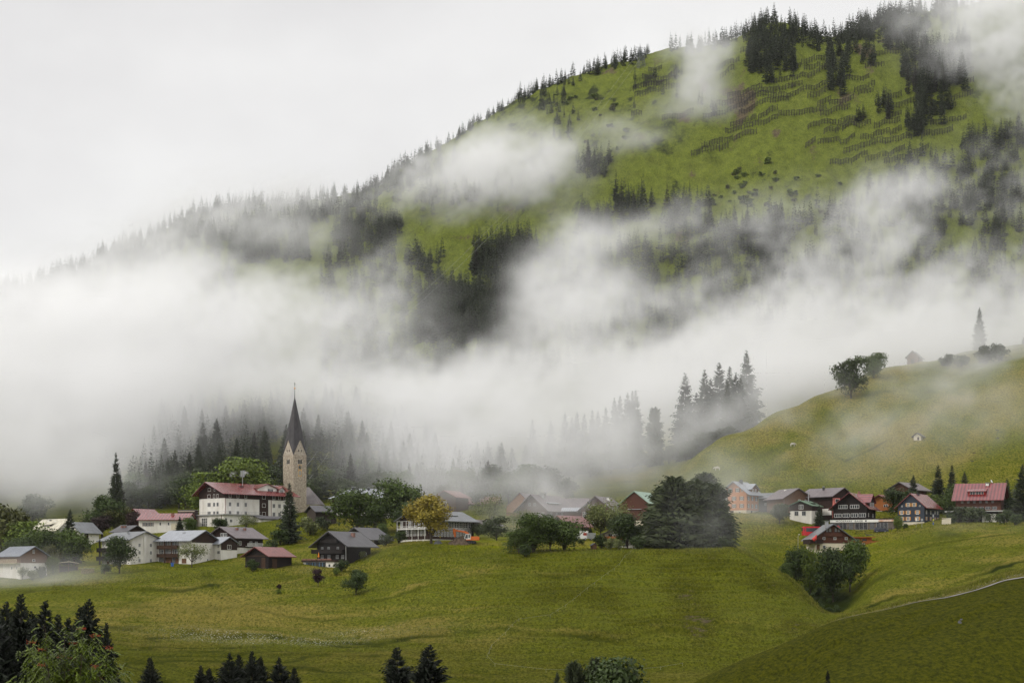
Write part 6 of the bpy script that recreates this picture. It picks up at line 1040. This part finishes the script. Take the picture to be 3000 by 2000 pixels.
for i, (xa, ya, xb, yb) in enumerate(SEG):
    pts = []; n = max(3, int((xb-xa)/7.5)); y0 = None; Da = dist_at(xa, ya, 1150, 1740); Db = dist_at(xb, yb, 1150, 1740)
    for k in range(n+1): u = k/n; pts.append(G(xa+(xb-xa)*u, Da+(Db-Da)*u))
    base = pts[0].copy(); b = MB(); hh = gb.uniform(3.0, 3.8); lean = Vector((0, -.8, hh))
    for k, q in enumerate(pts):
        b.tube([q-base-Vector((0, 0, .6)), q-base+lean*gb.uniform(.95, 1.2)], gb.uniform(.16, .25), 4)
        if k % 2 == 0: b.tube([q-base+Vector((0, -2.6, -1.2)), q-base+lean*.7], .12, 4)
    for f_ in (.2, .42, .64, .86, 1.02):
        for q, w in zip(pts, pts[1:]):
            if gb.random() > .1: b.tube([q-base+lean*f_*gb.uniform(.94, 1.05), w-base+lean*f_*gb.uniform(.94, 1.05)], gb.uniform(.11, .17), 4, cap=False)
    lb, gr = 'dark timber snow barrier in a row across the steep green slope', 'avalanche barriers in rows on the steep slope'
    if i == 0: lb, gr = 'lowest and outermost snow barrier, long row above the plain grass', None
    elif i == 1: lb, gr = 'short snow barrier at the upper end of the lowest row', None
    elif i == 2: lb, gr = 'snow barrier in the second row from the bottom, its outer piece', None
    elif i == 3: lb, gr = 'snow barrier in the second row from the bottom, its inner piece', None
    elif (xa, ya) == (1646, 240): lb, gr = 'snow barrier sticking up against the sky on the ridge', None
    elif (xa, ya) == (1582, 267): lb, gr = 'tiny snow barrier at the edge of the ridge, farthest down the skyline', None
    elif 1840 < xa < 2040 and ya > 195: lb, gr = 'faint snow barrier in the rows beside the drifting mist column below the pylon', 'snow barriers below the pylon'
    elif ya > 470 and xa > 2400: lb, gr = 'snow barrier in the lowest rows near the valley mist', 'lowest snow barriers near the mist'
    elif xa > 2660: lb, gr = 'snow barrier half veiled by mist beyond the long dark strip of spruces', 'snow barriers veiled by mist'
    tag(b.build('snow_barrier', AV, None, base), lb, 'snow barrier', gr)
o = empty('sheep_group', G(2815, 300)) if False else None
for i, (px, py) in enumerate(((2812, 1822), (2817, 1817), (2810, 1826), (2814, 1828))):
    D = dist_at(px, py, 255, 335); b = MB(); b.prism([(-.2, 0), (.2, 0), (.15, .14), (-.06, .2), (-.18, .1)], -.14, .14); tag(b.build('field_stone', GRAYSTONE, None, G(px, D, -.03), (0, 0, i*.8)), 'dark stone in the small cluster lying on the near green hill', 'stone', 'stones on the near hill')

# ---------------------------------------------------------------- mist banks in the air, and thin haze
def fog_grid(name, label, lo, hi, vs, dens, colour=(.985, .985, .985), aniso=0.0):
    nx, ny, nz = dens.shape
    me = bpy.data.meshes.new(name); me.vertices.add(dens.size); a = me.attributes.new('density', 'FLOAT', 'POINT'); a.data.foreach_set('value', dens.astype(np.float32).ravel())
    o = link(name, me)
    ng = bpy.data.node_groups.new(name, 'GeometryNodeTree')
    ng.interface.new_socket('Geometry', in_out='INPUT', socket_type='NodeSocketGeometry'); ng.interface.new_socket('Geometry', in_out='OUTPUT', socket_type='NodeSocketGeometry')
    N = ng.nodes; L = ng.links; gi = N.new('NodeGroupInput'); go = N.new('NodeGroupOutput'); vc = N.new('GeometryNodeVolumeCube')
    vc.inputs['Min'].default_value = tuple(lo+vs/2); vc.inputs['Max'].default_value = tuple(hi-vs/2)
    for k, q in (('X', nx), ('Y', ny), ('Z', nz)): vc.inputs['Resolution '+k].default_value = q
    pos = N.new('GeometryNodeInputPosition'); sub = N.new('ShaderNodeVectorMath'); sub.operation = 'SUBTRACT'; sub.inputs[1].default_value = tuple(lo)
    L.new(pos.outputs[0], sub.inputs[0]); s = N.new('ShaderNodeVectorMath'); s.operation = 'SCALE'; s.inputs['Scale'].default_value = 1/vs
    L.new(sub.outputs[0], s.inputs[0]); fl = N.new('ShaderNodeVectorMath'); fl.operation = 'FLOOR'; L.new(s.outputs[0], fl.inputs[0])
    dt = N.new('ShaderNodeVectorMath'); dt.operation = 'DOT_PRODUCT'; dt.inputs[1].default_value = (ny*nz, nz, 1); L.new(fl.outputs[0], dt.inputs[0])
    si = N.new('GeometryNodeSampleIndex'); si.data_type = 'FLOAT'; si.domain = 'POINT'; si.clamp = True
    na = N.new('GeometryNodeInputNamedAttribute'); na.data_type = 'FLOAT'; na.inputs['Name'].default_value = 'density'
    L.new(gi.outputs[0], si.inputs['Geometry']); L.new(na.outputs['Attribute'], si.inputs['Value']); L.new(dt.outputs['Value'], si.inputs['Index']); L.new(si.outputs[0], vc.inputs['Density'])
    m = bpy.data.materials.new(name); m.use_nodes = True; t = m.node_tree; t.nodes.clear(); out = t.nodes.new('ShaderNodeOutputMaterial'); pv = t.nodes.new('ShaderNodeVolumePrincipled')
    pv.inputs['Density'].default_value = 1; pv.inputs['Color'].default_value = tuple(colour)+(1,); pv.inputs['Anisotropy'].default_value = aniso; t.links.new(pv.outputs[0], out.inputs['Volume'])
    sm = N.new('GeometryNodeSetMaterial'); sm.inputs['Material'].default_value = m; me.materials.append(m); L.new(vc.outputs[0], sm.inputs[0]); L.new(sm.outputs[0], go.inputs[0])
    o.modifiers.new('volume', 'NODES').node_group = ng
    return tag(o, label, None, None, 'stuff')
def spectrum(shape, seed, power, cut, stretch=(1, 1, 1)):
    r = np.random.default_rng(seed); k = np.meshgrid(*[np.fft.fftfreq(q).astype(np.float32)*s for q, s in zip(shape, stretch)], indexing='ij'); kk = np.sqrt(sum(a*a for a in k)); kk[0, 0, 0] = 1
    f = np.fft.ifftn(np.fft.fftn(r.standard_normal(shape, dtype=np.float32))*kk**-power*(kk > cut)).real; return (f/f.std()).astype(np.float32)
vs = 4.0
lo = np.array([-470., 515., -20.]); n_ = np.array([235, 305, 125]); hi = lo+n_*vs
X, Y, Z = np.meshgrid(*[(lo[i]+(np.arange(n_[i])+.5)*vs).astype(np.float32) for i in range(3)], indexing='ij')
nz1 = spectrum(tuple(n_), 4, 1.9, .006, (1.9, .8, 1)); nz2 = spectrum(tuple(n_), 9, 1.3, .022, (1.7, 1, 1))
for q in (nz1, nz2):                                     # the wisps climb with the slope, up towards the right
    for i in range(n_[0]): q[i] = np.roll(q[i], int(.42*i), axis=-1)
field = np.zeros(tuple(n_), np.float32)
# one line per bank or wisp: where its middle is (as the ground points above), half sizes in metres across, along and up, how thick
PUFF = [

 # valley bank, left: solid heart, then the billows along its top
 (-150,1010,960,80,80,24,1.5),(80,1030,980,75,80,26,1.6),(330,1030,1000,75,80,26,1.7),(600,1030,1020,70,80,26,1.7),(860,1050,1030,70,80,24,1.6),(1090,1090,1030,60,75,18,1.4),
 (180,890,1080,45,60,17,1.1),(420,870,1120,45,60,20,1.2),(560,810,1150,26,50,18,1.1),(700,880,1120,40,60,20,1.2),(860,910,1110,40,60,18,1.1),(1000,890,1140,34,50,18,1),(1090,980,1120,24,50,14,0.8),(1150,840,1160,16,40,12,0.55),
 (330,790,1220,26,50,9,0.55),(470,750,1240,20,44,9,0.6),(120,800,1240,26,50,8,0.4),(1060,820,1200,20,44,10,0.6),
 (60,1180,900,60,60,20,1.4),(250,1180,880,45,55,18,1.1),(60,1330,850,50,50,15,0.85),(240,1340,830,34,44,14,0.75),(20,1430,790,40,40,9,0.4),
 # bank from the middle to the right
 (1330,1180,1000,55,55,12,1.1),(1560,1120,1050,60,70,20,1.4),(1800,1090,1070,60,75,24,0.952),(2050,1070,1090,60,75,25,0.884),(2300,1050,1110,60,75,24,0.816),(2550,1020,1120,60,75,24,0.748),(2800,980,1130,60,75,26,0.748),(3030,950,1130,60,75,30,1.1),
 (1640,970,1120,30,50,18,1),(1700,880,1170,28,50,18,0.9486),(1700,760,1240,26,50,14,0.8432),(1820,700,1300,22,44,9,0.527),(1950,670,1330,22,44,8,0.4216),(1850,900,1180,38,55,18,0.8432),(2010,930,1180,38,55,15,0.476),
 (2330,880,1200,36,55,13,0.9486),(2180,720,1290,36,50,9,0.4216),(2380,740,1280,34,50,10,0.7905),(2560,700,1300,36,55,16,0.86955),(2560,850,1220,46,60,18,1.18575),(2760,790,1240,46,60,20,1.1067),(2950,760,1250,42,60,22,1.125),(2700,580,1350,32,50,12,0.66402),(2850,630,1330,36,50,13,0.7905),(2980,560,1370,32,50,12,0.75),
 (2960,130,1460,40,60,32,2.25),(2990,300,1430,28,50,28,2.025),(2900,260,1450,18,40,16,0.8415),
 # over the green slope and the ridge
 (1180,480,1440,34,50,18,0.9),(1300,490,1430,40,55,18,1.1),(1430,510,1420,40,55,20,1.1),(1560,505,1420,32,50,16,1),(1250,570,1410,46,60,13,0.75),(1460,590,1400,40,55,11,0.65),(1370,420,1450,28,44,9,0.6),(1620,440,1430,20,40,11,0.7),(1500,400,1460,24,40,8,0.4),(1080,600,1400,36,55,12,0.45),
 (1580,350,1500,26,40,7,0.32),(1850,420,1440,24,40,9,0.45),(1790,370,1460,20,36,7,0.3),(1350,650,1370,36,50,9,0.3),
 (930,560,1460,44,60,13,0.55),(760,610,1440,44,60,14,0.6),(600,660,1420,44,60,13,0.55),(430,710,1400,44,60,11,0.45),(260,770,1380,44,60,9,0.4),(850,690,1360,40,55,10,0.4),
 (2030,130,1540,20,40,18,0.85),(2045,220,1510,15,40,18,0.8),(2040,300,1490,18,40,13,0.6),(2080,350,1480,18,36,8,0.35),(2110,140,1530,14,36,12,0.45),(1960,330,1480,20,36,8,0.3),
 (2640,60,1540,22,40,14,0.4),(2760,50,1520,28,50,22,0.65),(2850,90,1500,26,50,26,0.75),
 (320,780,1480,44,40,14,0.9),(430,700,1480,46,40,20,1.1),(580,630,1490,46,40,20,1.1),(730,580,1500,44,40,18,1),(860,550,1500,34,40,13,0.75),(230,810,1470,30,36,9,0.6),
 # low mist behind the village
 (1000,1180,880,34,50,13,0.432),(1180,1190,860,36,50,14,0.675),(1330,1220,850,34,50,14,0.675),(850,1140,900,36,50,11,0.4284),(600,1140,920,36,50,9,0.306),(450,1220,870,26,44,11,0.2448),(380,1300,840,20,36,11,0.2448),(560,1290,850,16,30,6,0.1836),
 (1480,1200,840,36,40,17,0.525),(1620,1320,800,34,40,11,0.33),(1760,1330,795,30,40,11,0.33),(1450,1320,790,34,40,12,0.4875),(1250,1330,780,32,40,10,0.375),(1900,1290,820,30,40,11,0.3),(1780,1190,822,24,22,13,0.4675),(1680,1230,822,24,20,9,0.4125),(1850,1210,822,22,22,13,0.495),(1570,1270,822,18,20,9,0.385),(2070,1170,838,24,18,14,0.95),(2170,1110,848,18,18,14,0.95),(2110,1250,828,22,18,10,0.8),
 (1450,1410,730,30,34,9,0.5),(1620,1400,725,30,34,8,0.45),(1780,1410,720,30,30,8,0.42),(1900,1380,740,26,30,9,0.225),
 (1290,1410,725,24,26,8,0.35),
 (2000,1290,830,26,34,13,0.275),(1960,1180,890,36,44,16,0.9),(2200,1130,900,36,44,16,0.9),(2400,1080,930,36,40,14,0.8),(2050,1400,730,18,24,9,0.175),
 # thin wisps among the houses and over the meadow
 (40,1715,565,22,20,7,0.4),(140,1690,572,18,18,5,0.3),(95,1500,715,18,22,9,0.35),(250,1420,760,24,26,10,0.38),(2090,1430,640,15,16,12,0.5),(2240,1490,655,8,16,4,0.32),(1440,1530,622,13,16,9,0.42),(1580,1480,640,22,16,8,0.6),(1700,1500,638,14,12,6,0.4),(1500,1570,600,12,12,5,0.28),
 (2850,1540,600,13,16,5,0.36),(2900,1620,575,11,14,6,0.3),(1050,1600,560,11,14,4,0.26),(2180,1370,715,16,22,9,0.16),(1700,1780,440,12,14,5,0.25),
 (2690,1050,902,22,18,9,1),(2790,1080,885,18,16,7,0.7),(2880,1030,940,34,22,17,1.2),(2900,1110,895,26,18,8,0.8),(3000,1080,915,24,22,12,0.9),(2510,1150,855,16,12,8,0.8),(2640,1000,960,40,34,14,0.9),(2400,1090,880,16,16,8,0.4),(2700,1150,860,26,30,10,0.38),(2300,1240,800,22,26,8,0.38),(2500,1250,780,18,24,6,0.28),
 (2400,640,1340,44,44,13,0.8525),(2620,560,1380,40,44,14,0.775),(2300,780,1250,44,50,13,0.93),(2120,860,1190,40,50,13,0.93),(2920,430,1410,30,36,12,0.5),(2990,60,1500,40,50,30,0.9),
 (2060,1500,552,13,12,9,0.34),(2130,1430,590,12,12,12,0.6),
 (2330,1290,735,40,20,20,0.22),(2500,1230,760,40,22,20,0.2),(2720,1180,790,46,22,18,0.2),(2900,1200,770,40,22,16,0.18),
 # rising billows, and gaps of clear air
 (555,745,1090,18,30,15,0.9),(640,800,1080,16,26,11,0.7),(450,790,1090,20,30,13,0.7),(880,820,1100,16,26,12,0.6),(760,830,1090,16,26,10,0.55),(1130,760,1150,14,24,13,0.5),(1690,690,1190,15,24,13,0.93),(1560,830,1130,14,26,15,0.6),(2020,600,1290,16,26,9,0.62),(2540,560,1250,16,30,12,0.6975),
 (2130,840,1150,24,70,10,-0.55),(2260,770,1200,20,70,7,-0.4),(1940,830,1180,18,60,8,-0.4),(2500,800,1200,24,70,9,-0.4),(2780,730,1220,24,70,9,-0.4),(1330,930,1060,34,60,15,-0.6),(760,700,1200,24,60,9,-0.5),(1060,700,1250,26,60,11,-0.5),(650,1010,960,20,50,7,-0.35),(1480,1000,1050,20,50,9,-0.4),
 # the veil that climbs to the right in front of the slope
 (2010,690,1200,32,34,10,.6),(2250,660,1200,38,36,12,.65),(2470,610,1210,38,36,13,.7),(2700,550,1220,38,36,14,.7),(2900,490,1230,34,36,16,.75),(2600,710,1190,48,40,14,.7),(2850,650,1200,44,40,16,.75),
]
for px, py, D, rx, ry, rz, a in PUFF:
    c = P(px, py, D); sl = tuple(slice(max(0, int((c[i]-2.4*r-lo[i])/vs)), max(0, int((c[i]+2.4*r-lo[i])/vs)+1)) for i, r in enumerate((rx, ry, rz)))
    q = ((X[sl]-c.x)/rx)**2+((Y[sl]-c.y)/ry)**2+((Z[sl]-c.z)/rz)**2
    field[sl] += a*np.exp(-q*1.1)
field = np.clip(field, 0, None); cov = 1-np.exp(-1.3*field)
dens = cov*np.clip(.20+.70*(cov-.45)+(.52*nz1+.46*nz2), 0, 1.3)*.036
dens[:, :2] = 0; dens[:2] = 0; dens[-2:] = 0; dens[:, :, -2:] = 0; dens[:, -2:] = 0
fog_grid('mist', 'white mist banks drifting along the mountainside', lo, hi, vs, dens)
# smoke from the hotel chimney, drifting to the left
sv = .22; c0 = P(735, 1399, 712); slo = np.array([c0.x-9., c0.y-1.8, c0.z-.6]); sn = np.array([50, 17, 34]); shi = slo+sn*sv
sx, sy, sz = np.meshgrid(*[slo[i]+(np.arange(sn[i])+.5)*sv for i in range(3)], indexing='ij'); sn1 = spectrum(tuple(int(q) for q in sn), 5, 1.8, .03); sd = np.zeros(tuple(sn))
for i in range(16):
    u = i/15; q = Vector((c0.x-.2-6.6*u**1.3-.3*math.sin(u*9), c0.y+.2*math.sin(u*5), c0.z+1.9*math.sin(min(1, u*2.2)*1.57)-1.3*max(0, u-.35)+.15*math.sin(u*20))); r = .32+.75*u
    sd += (1.15-.85*u)*np.exp(-(((sx-q.x)**2+(sy-q.y)**2+(sz-q.z)**2)/r**2))
sd = np.clip(sd*(.8+.5*sn1)-.12, 0, None)*.55
for ax in range(3): sl_ = [slice(None)]*3; sl_[ax] = [0, -1]; sd[tuple(sl_)] = 0
fog_grid('smoke', 'white smoke drifting from the hotel chimney', slo, shi, sv, sd)
hm = bpy.data.materials.new('haze'); hm.use_nodes = True; t = hm.node_tree; t.nodes.clear(); out = t.nodes.new('ShaderNodeOutputMaterial'); pv = t.nodes.new('ShaderNodeVolumePrincipled')
pv.inputs['Density'].default_value = .000015; pv.inputs['Color'].default_value = (.97, .98, 1, 1); t.links.new(pv.outputs[0], out.inputs['Volume'])
mb = MB(); mb.box(-1900, 1900, -40, 2500, float(ZG.min())-1, max(float(ZG.max()), 560)+30); tag(mb.build('haze', hm), 'thin haze in the valley air', None, None, 'stuff')
